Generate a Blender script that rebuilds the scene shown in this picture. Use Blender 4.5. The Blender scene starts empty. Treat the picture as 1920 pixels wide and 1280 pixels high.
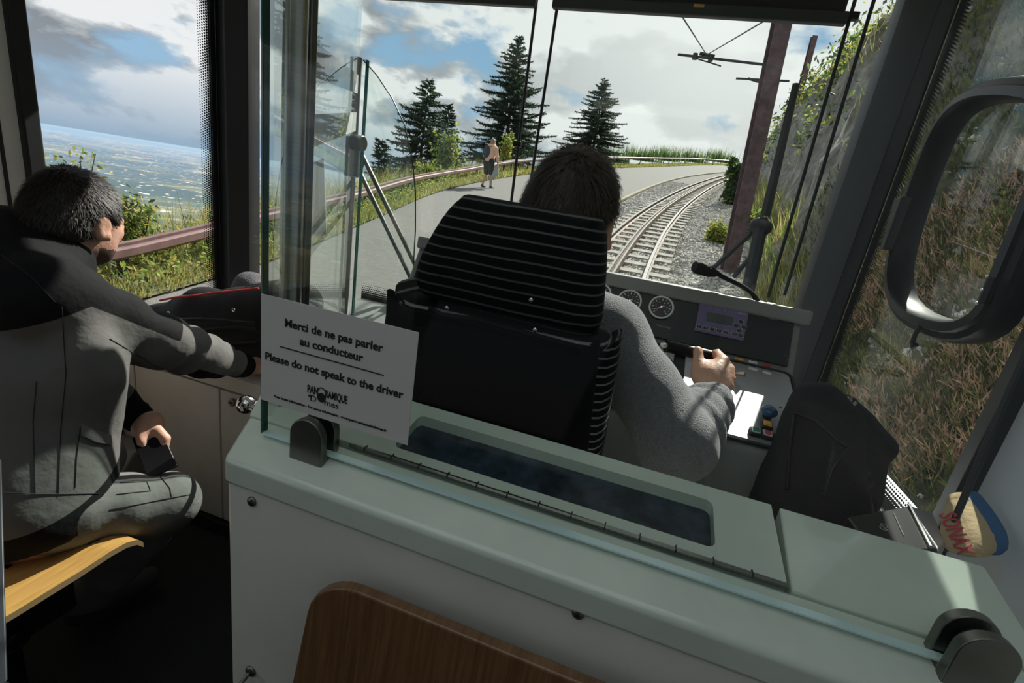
import bpy, bmesh, math, random
import numpy as np
from mathutils import Vector, Matrix
random.seed(7); rng = np.random.default_rng(7)
SC = bpy.context.scene; COL = SC.collection

# ------------------------------------------------------------ camera
FPX = 882.0; CAM = np.array([0, 0, 1.25])
AY = np.array([279, -222, 882.]); AY /= np.linalg.norm(AY)
AZ = -np.array([-473, 2910, 882.]); AZ -= AZ.dot(AY)*AY; AZ /= np.linalg.norm(AZ)
AX = np.cross(AY, AZ)
cd = bpy.data.cameras.new('camera'); cam = bpy.data.objects.new('camera', cd); COL.objects.link(cam)
cd.sensor_width = 36; cd.lens = FPX/1920*36; cd.clip_start = .02; cd.clip_end = 200000
cam.matrix_world = Matrix(((AX[0], -AX[1], -AX[2], CAM[0]), (AY[0], -AY[1], -AY[2], CAM[1]), (AZ[0], -AZ[1], -AZ[2], CAM[2]), (0, 0, 0, 1)))
SC.camera = cam
def ray(px, py):
    r = np.array([(px-960)/FPX, (py-640)/FPX, 1]); return np.array([r@AX, r@AY, r@AZ])
def at(px, py, x=None, y=None, z=None, t=None, g=None, pl=None):   # a point measured in the photo, at a known plane or distance
    d = ray(px, py)
    if x is not None: t = (x-CAM[0])/d[0]
    elif y is not None: t = (y-CAM[1])/d[1]
    elif z is not None: t = (z-CAM[2])/d[2]
    elif g is not None: t = (-.9+g-CAM[2])/(d[2]-.144*d[1])
    elif pl is not None: t = np.dot(np.array(pl[0])-CAM, pl[1])/np.dot(d, pl[1])
    return CAM+d*t

# ------------------------------------------------------------ light
SUN_AZ, SUN_EL = math.radians(15.5), math.radians(42)
SD = Vector((math.sin(SUN_AZ)*math.cos(SUN_EL), math.cos(SUN_AZ)*math.cos(SUN_EL), math.sin(SUN_EL)))
sl = bpy.data.lights.new('sun', 'SUN'); sl.energy = 8.5; sl.angle = math.radians(.6); sl.color = (1, .95, .86)
sun = bpy.data.objects.new('sun', sl); COL.objects.link(sun); sun.rotation_euler = SD.to_track_quat('Z', 'Y').to_euler()
sun.location = (10, 30, 40)

def nd(nt, t, **k):
    n = nt.nodes.new(t)
    for a, v in k.items(): setattr(n, a, v)
    return n
def ramp(nt, fac, stops):
    n = nd(nt, 'ShaderNodeValToRGB'); e = n.color_ramp.elements
    while len(e) < len(stops): e.new(.5)
    for q, (p, c) in zip(e, stops): q.position = p; q.color = (*c, 1) if len(c) == 3 else c
    nt.links.new(fac, n.inputs[0]); return n.outputs[0]
def mth(nt, op, a, b=None, clamp=False, c=None):
    n = nd(nt, 'ShaderNodeMath', operation=op, use_clamp=clamp)
    for i, v in enumerate((a, b, c)):
        if v is None: continue
        if isinstance(v, (int, float)): n.inputs[i].default_value = v
        else: nt.links.new(v, n.inputs[i])
    return n.outputs[0]
def mixc(nt, f, a, b, mode='MIX'):
    n = nd(nt, 'ShaderNodeMix', data_type='RGBA', blend_type=mode)
    for i, v in ((0, f), (6, a), (7, b)):
        if isinstance(v, (int, float)): n.inputs[i].default_value = v
        elif isinstance(v, tuple): n.inputs[i].default_value = (*v, 1)
        else: nt.links.new(v, n.inputs[i])
    return n.outputs[2]
W = bpy.data.worlds.new('sky'); SC.world = W; W.use_nodes = True
def sky():
    nt = W.node_tree; nt.nodes.clear(); L = nt.links
    tc = nd(nt, 'ShaderNodeTexCoord'); v = tc.outputs['Generated']
    sp = nd(nt, 'ShaderNodeSeparateXYZ'); L.new(v, sp.inputs[0]); z = sp.outputs[2]
    blue = ramp(nt, mth(nt, 'MULTIPLY_ADD', z, .5, c=.5), [(0, (.40, .55, .72)), (.5, (.42, .58, .76)), (.56, (.36, .58, .80)), (.8, (.20, .42, .72)), (1, (.14, .33, .66))])
    def cloud(off, sc, det, rough, loc):
        a = nd(nt, 'ShaderNodeVectorMath', operation='ADD'); L.new(v, a.inputs[0]); a.inputs[1].default_value = off
        mp = nd(nt, 'ShaderNodeMapping'); mp.inputs['Scale'].default_value = (1, 1, 1.9); mp.inputs['Location'].default_value = loc; L.new(a.outputs[0], mp.inputs[0])
        n = nd(nt, 'ShaderNodeTexNoise'); n.inputs['Scale'].default_value = sc; n.inputs['Detail'].default_value = det; n.inputs['Roughness'].default_value = rough; n.inputs['Distortion'].default_value = .15
        L.new(mp.outputs[0], n.inputs['Vector']); return n.outputs[0]
    lc = (3.1, .7, 1.9); n1 = cloud((0, 0, 0), 4.2, 9, .55, lc); n1s = cloud((.012, .02, .055), 4.2, 9, .55, lc); n2 = cloud((0, 0, 0), 3.3, 6, .55, (7.3, 2.2, .4))
    dt = nd(nt, 'ShaderNodeVectorMath', operation='DOT_PRODUCT'); L.new(v, dt.inputs[0]); dt.inputs[1].default_value = Vector((math.sin(.09)*math.cos(.42), math.cos(.09)*math.cos(.42), math.sin(.42)))   # bright thin cloud ahead
    glow = mth(nt, 'POWER', mth(nt, 'MAXIMUM', dt.outputs['Value'], 0), 9.0)
    dens = ramp(nt, mth(nt, 'ADD', n1, mth(nt, 'MULTIPLY', glow, .05)), [(.345, (0,)*3), (.43, (1,)*3)])
    rel = mth(nt, 'ADD', mth(nt, 'MULTIPLY', mth(nt, 'SUBTRACT', n1, n1s), 1.9), n2)
    shade = ramp(nt, rel, [(.38, (.30, .33, .37)), (.50, (.56, .59, .62)), (.60, (.98, .985, .99))])
    shade = mixc(nt, mth(nt, 'MULTIPLY', glow, .92, True), shade, (1.15, 1.14, 1.12))
    col = mixc(nt, dens, blue, shade)
    hz = ramp(nt, z, [(.0, (1,)*3), (.13, (0,)*3)])
    col = mixc(nt, hz, col, (.36, .49, .64))
    low = mth(nt, 'LESS_THAN', z, -.004)
    col = mixc(nt, low, col, (.22, .31, .42))
    bg = nd(nt, 'ShaderNodeBackground'); L.new(col, bg.inputs[0]); bg.inputs[1].default_value = .95
    out = nd(nt, 'ShaderNodeOutputWorld'); L.new(bg.outputs[0], out.inputs[0])
sky()
SC.view_settings.view_transform = 'Standard'; SC.view_settings.look = 'None'
SC.view_settings.exposure = 0.0; SC.view_settings.gamma = 1; SC.view_settings.use_curve_mapping = False
SC.cycles.max_bounces = 10; SC.cycles.transparent_max_bounces = 24; SC.cycles.diffuse_bounces = 5

# ------------------------------------------------------------ materials
MT = {}
def mat(name, col, rough=.6, metal=0., var=0., vs=8., bump=0., bs=60., spec=.5, coat=0., col2=None, stretch=None, sheen=0., trans=0., sss=0.):
    m = bpy.data.materials.new(name); m.use_nodes = True; nt = m.node_tree; L = nt.links
    b = nt.nodes['Principled BSDF']; b.inputs['Base Color'].default_value = (*col, 1); b.inputs['Roughness'].default_value = rough
    b.inputs['Metallic'].default_value = metal; b.inputs['Specular IOR Level'].default_value = spec; b.inputs['Coat Weight'].default_value = coat
    b.inputs['Sheen Weight'].default_value = sheen
    if sss: b.inputs['Subsurface Weight'].default_value = sss; b.inputs['Subsurface Scale'].default_value = .01
    tc = nd(nt, 'ShaderNodeTexCoord'); vec = tc.outputs['Object']
    if stretch:
        mp = nd(nt, 'ShaderNodeMapping'); mp.inputs['Scale'].default_value = stretch; L.new(vec, mp.inputs[0]); vec = mp.outputs[0]
    if var or col2:
        n = nd(nt, 'ShaderNodeTexNoise'); n.inputs['Scale'].default_value = vs; n.inputs['Detail'].default_value = 6; n.inputs['Roughness'].default_value = .6; L.new(vec, n.inputs['Vector'])
        c2 = col2 or tuple(max(0, c*(1-var)) for c in col); c1 = col if col2 else tuple(c*(1+var) for c in col)
        L.new(ramp(nt, n.outputs[0], [(.36, c2), (.64, c1)]), b.inputs['Base Color'])
    if bump:
        n = nd(nt, 'ShaderNodeTexNoise'); n.inputs['Scale'].default_value = bs; n.inputs['Detail'].default_value = 4; L.new(vec, n.inputs['Vector'])
        bp = nd(nt, 'ShaderNodeBump'); bp.inputs['Strength'].default_value = bump; bp.inputs['Distance'].default_value = .01; L.new(n.outputs[0], bp.inputs['Height']); L.new(bp.outputs[0], b.inputs['Normal'])
    if trans:
        t = nd(nt, 'ShaderNodeBsdfTranslucent'); t.inputs[0].default_value = (*[min(1, c*1.5) for c in col], 1)
        mx = nd(nt, 'ShaderNodeMixShader'); mx.inputs[0].default_value = trans
        L.new(b.outputs[0], mx.inputs[1]); L.new(t.outputs[0], mx.inputs[2]); L.new(mx.outputs[0], nt.nodes['Material Output'].inputs[0])
    MT[name] = m; return m
def glass(name, tint, k=1.0, base=.045, dirt=0.):
    m = bpy.data.materials.new(name); m.use_nodes = True; nt = m.node_tree; L = nt.links; nt.nodes.remove(nt.nodes['Principled BSDF'])
    lw = nd(nt, 'ShaderNodeLayerWeight'); lw.inputs[0].default_value = .5
    f = mth(nt, 'MULTIPLY', mth(nt, 'ADD', mth(nt, 'MULTIPLY', mth(nt, 'POWER', lw.outputs['Facing'], 4.0), .9), base), k, True)
    tr = nd(nt, 'ShaderNodeBsdfTransparent'); tr.inputs[0].default_value = (*tint, 1)
    gl = nd(nt, 'ShaderNodeBsdfGlossy'); gl.inputs['Roughness'].default_value = 0.0; gl.inputs[0].default_value = (1, 1, 1, 1)
    mx = nd(nt, 'ShaderNodeMixShader'); L.new(f, mx.inputs[0]); L.new(tr.outputs[0], mx.inputs[1]); L.new(gl.outputs[0], mx.inputs[2])
    last = mx.outputs[0]
    if dirt:
        df = nd(nt, 'ShaderNodeBsdfDiffuse'); df.inputs[0].default_value = (.8, .82, .84, 1)
        n = nd(nt, 'ShaderNodeTexNoise'); n.inputs['Scale'].default_value = 2.5; n.inputs['Detail'].default_value = 8
        tc = nd(nt, 'ShaderNodeTexCoord'); L.new(tc.outputs['Object'], n.inputs['Vector'])
        fac = mth(nt, 'MULTIPLY', n.outputs[0], dirt)
        m2 = nd(nt, 'ShaderNodeMixShader'); L.new(fac, m2.inputs[0]); L.new(last, m2.inputs[1]); L.new(df.outputs[0], m2.inputs[2]); last = m2.outputs[0]
    L.new(last, nt.nodes['Material Output'].inputs[0]); MT[name] = m; return m
def stripes(name, axis, period, width, dark, light, wob=.004):
    m = mat(name, dark, .9, spec=.2); nt = m.node_tree; L = nt.links; b = nt.nodes['Principled BSDF']
    tc = nd(nt, 'ShaderNodeTexCoord'); sp = nd(nt, 'ShaderNodeSeparateXYZ'); L.new(tc.outputs['Object'], sp.inputs[0])
    n = nd(nt, 'ShaderNodeTexNoise'); n.inputs['Scale'].default_value = 14; L.new(tc.outputs['Object'], n.inputs['Vector'])
    v = mth(nt, 'ADD', sp.outputs[axis], mth(nt, 'MULTIPLY', n.outputs[0], wob))
    fr = mth(nt, 'FRACT', mth(nt, 'MULTIPLY', v, 1/period))
    L.new(ramp(nt, fr, [(0, light), (width, light), (width+.06, dark), (.94, dark)]), b.inputs['Base Color'])
    return m
def frit(name, axis0, pitch, axis1, edge, wid, sign):   # printed dots that thin out away from the edge
    m = bpy.data.materials.new(name); m.use_nodes = True; nt = m.node_tree; L = nt.links
    b = nt.nodes['Principled BSDF']; b.inputs['Base Color'].default_value = (.008, .008, .01, 1); b.inputs['Roughness'].default_value = .5
    tc = nd(nt, 'ShaderNodeTexCoord'); sp = nd(nt, 'ShaderNodeSeparateXYZ'); L.new(tc.outputs['Object'], sp.inputs[0])
    a = mth(nt, 'MULTIPLY', sp.outputs[axis0], 1/pitch); c = mth(nt, 'MULTIPLY', sp.outputs[axis1], 1/pitch)
    row = mth(nt, 'MULTIPLY', mth(nt, 'FLOOR', a), .5); c = mth(nt, 'ADD', c, row)
    fa = mth(nt, 'SUBTRACT', mth(nt, 'FRACT', a), .5); fc = mth(nt, 'SUBTRACT', mth(nt, 'FRACT', c), .5)
    r = mth(nt, 'SQRT', mth(nt, 'ADD', mth(nt, 'MULTIPLY', fa, fa), mth(nt, 'MULTIPLY', fc, fc)))
    g = mth(nt, 'MULTIPLY', mth(nt, 'SUBTRACT', sp.outputs[axis0], edge), sign/wid)       # 0 at the outer edge, 1 inside
    rad = mth(nt, 'SUBTRACT', .78, mth(nt, 'MULTIPLY', g, .66))
    hole = mth(nt, 'GREATER_THAN', r, rad)
    tr = nd(nt, 'ShaderNodeBsdfTransparent'); mx = nd(nt, 'ShaderNodeMixShader')
    L.new(hole, mx.inputs[0]); L.new(b.outputs[0], mx.inputs[1]); L.new(tr.outputs[0], mx.inputs[2]); L.new(mx.outputs[0], nt.nodes['Material Output'].inputs[0])
    MT[name] = m; return m
mat('paint', (.70, .72, .66), .30, var=.05, vs=5, coat=.3)
mat('paint_top', (.62, .71, .62), .22, var=.06, vs=6, coat=.6)
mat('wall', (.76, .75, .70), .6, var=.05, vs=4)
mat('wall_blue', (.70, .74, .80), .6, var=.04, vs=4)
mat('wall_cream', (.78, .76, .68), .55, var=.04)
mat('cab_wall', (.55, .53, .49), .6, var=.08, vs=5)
mat('rubber_floor', (.012, .012, .012), .85, bump=.3, bs=200)
mat('black', (.012, .013, .015), .45)
mat('black_soft', (.014, .014, .016), .8, bump=.25, bs=90)
mat('black_gloss', (.006, .006, .007), .36, spec=.3)
mat('pillar', (.022, .026, .032), .42)
mat('steel', (.52, .52, .50), .30, metal=1, var=.08, stretch=(1, 1, 14), vs=30)
mat('steel_dark', (.20, .20, .18), .36, metal=1, var=.1, vs=20)
mat('chrome', (.75, .75, .73), .14, metal=1)
mat('brushed_plate', (.42, .43, .44), .33, metal=.55, var=.12, vs=7)
mat('console', (.21, .22, .22), .5, var=.05, bump=.1, bs=150)
mat('console_lip', (.24, .25, .245), .45, var=.04)
mat('panel_black', (.007, .007, .008), .35)
mat('gauge_face', (.008, .009, .009), .3)
mat('print_white', (.8, .8, .78), .6)
mat('print_grey', (.35, .35, .36), .6)
mat('red', (.45, .02, .018), .5)
mat('needle_red', (.42, .05, .03), .5)
mat('purple', (.15, .12, .25), .45, var=.05)
mat('lcd', (.045, .065, .05), .25)
mat('key', (.02, .02, .025), .5)
mat('blue_knob', (.012, .07, .20), .25, coat=.5)
mat('but_orange', (.85, .42, .05), .35); mat('but_green', (.03, .20, .12), .35); mat('but_red', (.5, .04, .05), .35); mat('but_white', (.62, .70, .66), .35)
mat('paper', (.62, .62, .60), .75); mat('ink', (.012, .012, .013), .7)
glass('screen_glass', (.95, .975, .96), .7, .035)
glass('diag_glass', (.92, .955, .94), .55, .05)
glass('window_glass', (.97, .98, .98), .7, .025)
glass('side_glass', (.96, .97, .97), .4, .03)
mat('glass_edge', (.015, .10, .08), .08, coat=.6); mat('glass_edge_bright', (.62, .80, .80), .12)
mat('wood', (.62, .34, .11), .42, col2=(.50, .25, .07), stretch=(30, 2.2, 2), vs=6, coat=.25)
mat('wood_brown', (.20, .105, .045), .36, col2=(.12, .058, .022), stretch=(55, 2, 2), vs=5, coat=.25)
mat('wood_edge', (.42, .27, .14), .6)
mat('skin', (.56, .32, .23), .5, var=.08, vs=30, sss=.12, bump=.12, bs=160)
mat('hair', (.018, .013, .010), .55, var=.35, vs=60)
mat('hair_brown', (.042, .028, .019), .6, var=.35, vs=60)
mat('hair_fair', (.32, .24, .17), .6, var=.2, vs=60)
mat('beard', (.09, .05, .035), .8, var=.3, vs=120)
mat('fleece', (.155, .16, .175), .95, var=.16, vs=220, bump=.5, bs=420, sheen=.5)
mat('work_grey', (.15, .15, .145), .85, var=.08, vs=16, bump=.9, bs=13)
mat('work_black', (.013, .014, .016), .75, bump=.9, bs=12)
def two_tone(name, c0, c1):
    m = mat(name, c0, .85, spec=.2, bump=.9, bs=13); nt = m.node_tree; a = nd(nt, 'ShaderNodeAttribute', attribute_name='mask')
    nt.links.new(ramp(nt, a.outputs['Fac'], [(.49, c0), (.51, c1)]), nt.nodes['Principled BSDF'].inputs['Base Color'])
two_tone('work_cloth', (.13, .13, .125), (.007, .0075, .009))
mat('denim', (.03, .033, .04), .9)
mat('bag', (.013, .013, .015), .8, spec=.25, bump=.2, bs=320)
mat('cloth_grey', (.10, .10, .11), .95, bump=.5, bs=220)
stripes('seat_stripe', 2, .0135, .16, (.004, .004, .005), (.11, .11, .115))
stripes('bolster_stripe', 2, .0118, .2, (.004, .004, .005), (.20, .20, .21), .008)
mat('plush', (.004, .004, .005), .9, spec=.2)
mat('sponge_tan', (.52, .39, .22), .9, bump=.3, bs=60); mat('sponge_blue', (.03, .13, .30), .9, bump=.3, bs=80); mat('sponge_red', (.50, .04, .07), .8)
mat('tint_mirror', (.03, .045, .065), .22, var=.5, vs=40, coat=.2)
# outdoors
mat('asphalt', (.175, .168, .16), .9, var=.14, vs=14, bump=.5, bs=60)
mat('ballast', (.28, .27, .25), .95, col2=(.075, .07, .065), vs=22, bump=1., bs=40)
mat('stone', (.52, .50, .47), .9, var=.35, vs=2.3)
mat('stone_pale', (.60, .57, .53), .9, var=.3, vs=3)
mat('earth', (.20, .17, .095), .95, col2=(.11, .12, .04), vs=2.4, bump=.8, bs=14)
mat('slope', (.085, .10, .05), .95, col2=(.10, .16, .08), vs=.6)
mat('rail_steel', (.42, .41, .40), .26, metal=1, var=.1); mat('rail_side', (.13, .09, .07), .7, metal=.3, var=.3)
mat('rack_steel', (.10, .085, .075), .5, metal=.6, var=.2)
mat('sleeper', (.30, .28, .25), .9, var=.25, vs=5, bump=.4, bs=30)
mat('guard_wood', (.20, .115, .11), .6, var=.18, vs=5, coat=.15); mat('guard_post', (.045, .028, .026), .8, var=.2); mat('galv', (.45, .45, .46), .35, metal=.9)
mat('mast', (.15, .095, .10), .62, metal=.15, var=.3, vs=9); mat('wire', (.03, .03, .035), .5)
mat('needles', (.040, .070, .042), .75, var=.45, vs=3, trans=.2); mat('needles_tip', (.075, .105, .055), .75, var=.3, vs=3, trans=.3); mat('bark', (.05, .037, .03), .9)
mat('leaf', (.17, .25, .055), .6, var=.35, vs=6, trans=.4); mat('leaf_yellow', (.36, .34, .07), .6, var=.3, vs=6, trans=.4); mat('leaf_dark', (.055, .085, .03), .6, var=.35, vs=6, trans=.25)
mat('leaf_red', (.26, .06, .03), .6, trans=.3)
mat('grass', (.26, .27, .07), .8, var=.3, vs=3, trans=.4); mat('grass_dry', (.46, .38, .17), .8, var=.25, vs=3, trans=.35); mat('grass_green', (.13, .21, .04), .8, var=.3, vs=3, trans=.4)
mat('heather', (.62, .40, .28), .9, var=.35, vs=9, trans=.15); mat('heather_green', (.13, .155, .05), .9, var=.4, vs=7, trans=.2)
mat('shirt', (.80, .50, .36), .8); mat('shorts', (.014, .014, .018), .9); mat('pack', (.04, .05, .07), .8); mat('coat_grey', (.33, .34, .36), .9); mat('shoe', (.05, .05, .05), .8)

# ------------------------------------------------------------ builders
def link(name, me, m, parent=None, smooth=False):
    o = bpy.data.objects.new(name, me); COL.objects.link(o)
    if m is not None:
        for q in (m if isinstance(m, (list, tuple)) else [m]): me.materials.append(MT[q])
    if parent is not None:
        o.parent = parent; o.matrix_parent_inverse = parent.matrix_world.inverted() if parent.type != 'EMPTY' else Matrix.Translation(-parent.location)
    if smooth: me.polygons.foreach_set('use_smooth', np.ones(len(me.polygons), bool))
    return o
def tag(o, label, cat, group=None, kind=None):
    o['label'] = label; o['category'] = cat
    if group: o['group'] = group
    if kind: o['kind'] = kind
    return o
def struct(o, label=None):
    o['kind'] = 'structure'
    if label: o['label'] = label
    return o
def thing(name, loc, label, cat, group=None):
    o = bpy.data.objects.new(name, None); COL.objects.link(o); o.location = Vector(loc); o.empty_display_size = .05
    return tag(o, label, cat, group)
class MB:
    def __init__(s, M=None): s.v = []; s.f = []; s.mi = []; s.M = M or Matrix()
    def add(s, vs, fs, mi=0):
        b = len(s.v); s.v += [tuple(s.M @ Vector(tuple(v))) for v in vs]; s.f += [tuple(b+i for i in f) for f in fs]; s.mi += [mi]*len(fs); return s
    def box(s, a, b, mi=0):
        x0, y0, z0 = a; x1, y1, z1 = b
        return s.add([(x0, y0, z0), (x1, y0, z0), (x1, y1, z0), (x0, y1, z0), (x0, y0, z1), (x1, y0, z1), (x1, y1, z1), (x0, y1, z1)],
              [(0, 3, 2, 1), (4, 5, 6, 7), (0, 1, 5, 4), (1, 2, 6, 5), (2, 3, 7, 6), (3, 0, 4, 7)], mi)
    def prism(s, poly, d, mi=0):
        n = len(poly); P = [Vector(tuple(p)) for p in poly]; d = Vector(tuple(d))
        nr = Vector((0, 0, 0))
        for i in range(n): nr += P[i].cross(P[(i+1) % n])
        if nr.dot(d) > 0: P.reverse()
        return s.add(P+[p+d for p in P], [tuple(range(n)), tuple(range(2*n-1, n-1, -1))]+[(i, i+n, (i+1) % n+n, (i+1) % n) for i in range(n)], mi)
    def tube(s, pts, r, n=8, mi=0, closed=False, cap=True, flat=None):
        P = [Vector(tuple(p)) for p in pts]; m = len(P); R = r if isinstance(r, (list, tuple)) else [r]*m
        vs = []; up = None
        for i in range(m):
            a = P[(i-1) % m] if (i or closed) else P[0]; b = P[(i+1) % m] if (i < m-1 or closed) else P[-1]
            t = (b-a).normalized()
            if up is None: up = t.orthogonal().normalized() if flat is None else Vector(flat)
            if flat is not None: up = Vector(flat)
            up = (up-t*up.dot(t)).normalized(); w = t.cross(up)
            for k in range(n):
                q = 2*math.pi*(k+.5)/n; vs.append(P[i]+(up*math.cos(q)+w*math.sin(q))*R[i])
        fs = [(i*n+k, i*n+(k+1) % n, ((i+1) % m)*n+(k+1) % n, ((i+1) % m)*n+k) for i in range(m if closed else m-1) for k in range(n)]
        if cap and not closed: fs += [tuple(range(n-1, -1, -1)), tuple((m-1)*n+k for k in range(n))]
        return s.add(vs, fs, mi)
    def cyl(s, a, b, r, n=16, mi=0, r2=None): return s.tube([a, b], [r, r if r2 is None else r2], n, mi)
    def ell(s, c, R, n=14, m=9, mi=0):
        c = Vector(tuple(c)); R = (R,)*3 if isinstance(R, (int, float)) else R
        vs = [c+Vector((0, 0, R[2]))]
        for j in range(1, m):
            a = math.pi*j/m
            vs += [c+Vector((R[0]*math.sin(a)*math.cos(2*math.pi*i/n), R[1]*math.sin(a)*math.sin(2*math.pi*i/n), R[2]*math.cos(a))) for i in range(n)]
        vs.append(c-Vector((0, 0, R[2]))); e = len(vs)-1
        fs = [(0, 1+i, 1+(i+1) % n) for i in range(n)]+[(1+(j-1)*n+i, 1+j*n+i, 1+j*n+(i+1) % n, 1+(j-1)*n+(i+1) % n) for j in range(1, m-1) for i in range(n)]
        fs += [(e, 1+(m-2)*n+(i+1) % n, 1+(m-2)*n+i) for i in range(n)]
        return s.add(vs, fs, mi)
    def grid(s, rows, mi=0, flip=False):
        n = len(rows[0]); vs = [p for r in rows for p in r]
        fs = [(i*n+j, i*n+j+1, (i+1)*n+j+1, (i+1)*n+j) for i in range(len(rows)-1) for j in range(n-1)]
        if flip: fs = [f[::-1] for f in fs]
        return s.add(vs, fs, mi)
    def build(s, name, m, parent=None, smooth=False, bevel=0, seg=2, sub=0, fix=True):
        me = bpy.data.meshes.new(name); me.from_pydata(s.v, [], s.f); 
        if fix:
            bm = bmesh.new(); bm.from_mesh(me); bmesh.ops.recalc_face_normals(bm, faces=bm.faces); bm.to_mesh(me); bm.free()
        o = link(name, me, m, parent, smooth or bevel > 0)
        if isinstance(m, (list, tuple)): me.polygons.foreach_set('material_index', s.mi)
        if bevel:
            q = o.modifiers.new('bevel', 'BEVEL'); q.width = bevel; q.segments = seg; q.limit_method = 'ANGLE'; q.angle_limit = math.radians(38); q.harden_normals = True
        elif smooth:
            o.modifiers.new('es', 'EDGE_SPLIT').split_angle = math.radians(42)
        if sub: q = o.modifiers.new('sub', 'SUBSURF'); q.levels = sub; q.render_levels = sub
        return o
def frame(O, ux, uy):   # local frame: x along ux, y along uy, z the normal
    ux = Vector(tuple(ux)).normalized(); n = ux.cross(Vector(tuple(uy))).normalized(); uy = n.cross(ux); O = Vector(tuple(O))
    return Matrix(((ux.x, uy.x, n.x, O.x), (ux.y, uy.y, n.y, O.y), (ux.z, uy.z, n.z, O.z), (0, 0, 0, 1)))
def text(body, size, M, m, parent, width=None, bold=0., name='lettering', space=1.):
    c = bpy.data.curves.new(name, 'FONT'); c.body = body; c.size = size; c.align_x = 'CENTER'; c.align_y = 'CENTER'; c.extrude = .0002; c.offset = bold; c.resolution_u = 3; c.space_character = space
    o = bpy.data.objects.new(name, c); COL.objects.link(o); dg = bpy.context.evaluated_depsgraph_get()
    me = bpy.data.meshes.new_from_object(o.evaluated_get(dg)); bpy.data.objects.remove(o); me.materials.clear()
    co = np.empty(len(me.vertices)*3); me.vertices.foreach_get('co', co); co = co.reshape(-1, 3)
    if width: co[:, 0] *= width/max(1e-6, np.ptp(co[:, 0]))
    co = np.array([tuple(M @ Vector(q)) for q in co]); me.vertices.foreach_set('co', co.ravel()); me.update()
    return link(name, me, m, parent)
def tris(name, V, m, parent=None, mi=None):      # V: (n,3,3)
    V = np.asarray(V, float); n = len(V); me = bpy.data.meshes.new(name)
    me.vertices.add(n*3); me.vertices.foreach_set('co', V.reshape(-1)); me.loops.add(n*3); me.loops.foreach_set('vertex_index', np.arange(n*3, dtype=np.int32))
    me.polygons.add(n); me.polygons.foreach_set('loop_start', np.arange(0, n*3, 3, dtype=np.int32)); 
    if mi is not None: me.polygons.foreach_set('material_index', np.asarray(mi, np.int32))
    me.update(calc_edges=True); me.validate()
    return link(name, me, m, parent)

# smooth union of rounded bones and ellipsoids -> one continuous surface (surface nets)
def nz(P, f, seed):
    r = np.random.default_rng(seed); o = 0
    for i in range(5):
        d = r.normal(size=3); d *= f*(.6+.9*r.random())/np.linalg.norm(d); o = o+np.sin(P@d+r.random()*6.3)
    return o/5
def B(a, b, r0, r1, k=.02, amp=0., freq=60., ph=0., flat=None): return ('b', np.array(a, float), np.array(b, float), r0, r1, k, amp, freq, ph, flat)
def E(c, R, A=None, k=.02): return ('e', np.array(c, float), np.array(R, float), np.eye(3) if A is None else np.array(A, float), k)
def CUT(p, n, k=.004): return ('x', np.array(p, float), np.array(n, float)/np.linalg.norm(n), k)
def SUBE(c, R, A=None, k=.01): return ('s', np.array(c, float), np.array(R, float), np.eye(3) if A is None else np.array(A, float), k)
def sdf(P, prims):
    d = np.full(len(P), 1e3)
    for q in prims:
        if q[0] == 'b':
            _, a, b, r0, r1, k, amp, fr, ph, flat = q; ab = b-a; L = np.linalg.norm(ab)+1e-9
            w = P-a; t = np.clip(w@ab/(L*L), 0, 1); dv = w-t[:, None]*ab
            if flat is not None: fv, s_ = flat; fv = np.array(fv, float); fv /= np.linalg.norm(fv); dv = dv+np.outer(dv@fv, fv)*(s_-1)
            e = np.linalg.norm(dv, axis=1)-(r0+(r1-r0)*t)
            if amp: e = e-amp*np.sin(t*L*fr+ph+2.2*nz(P, 22, int(ph*10)+3))*np.clip(np.sin(np.pi*np.clip(t, .03, .97)), .0, 1)
        elif q[0] in 'es':
            _, c, R, A, k = q; w = (P-c)@A.T; k0 = np.linalg.norm(w/R, axis=1); k1 = np.linalg.norm(w/(R*R), axis=1)+1e-9; e = k0*(k0-1)/k1
            if q[0] == 's':
                h = np.clip(.5-.5*(d+e)/k, 0, 1); d = d*(1-h)+(-e)*h+k*h*(1-h); continue
        else:
            _, p, n, k = q; e = (P-p)@n; h = np.clip(.5-.5*(d-e)/k, 0, 1); d = d*(1-h)+e*h+k*h*(1-h); continue
        h = np.clip(.5+.5*(d-e)/k, 0, 1); d = d*(1-h)+e*h-k*h*(1-h)
    return d
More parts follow.
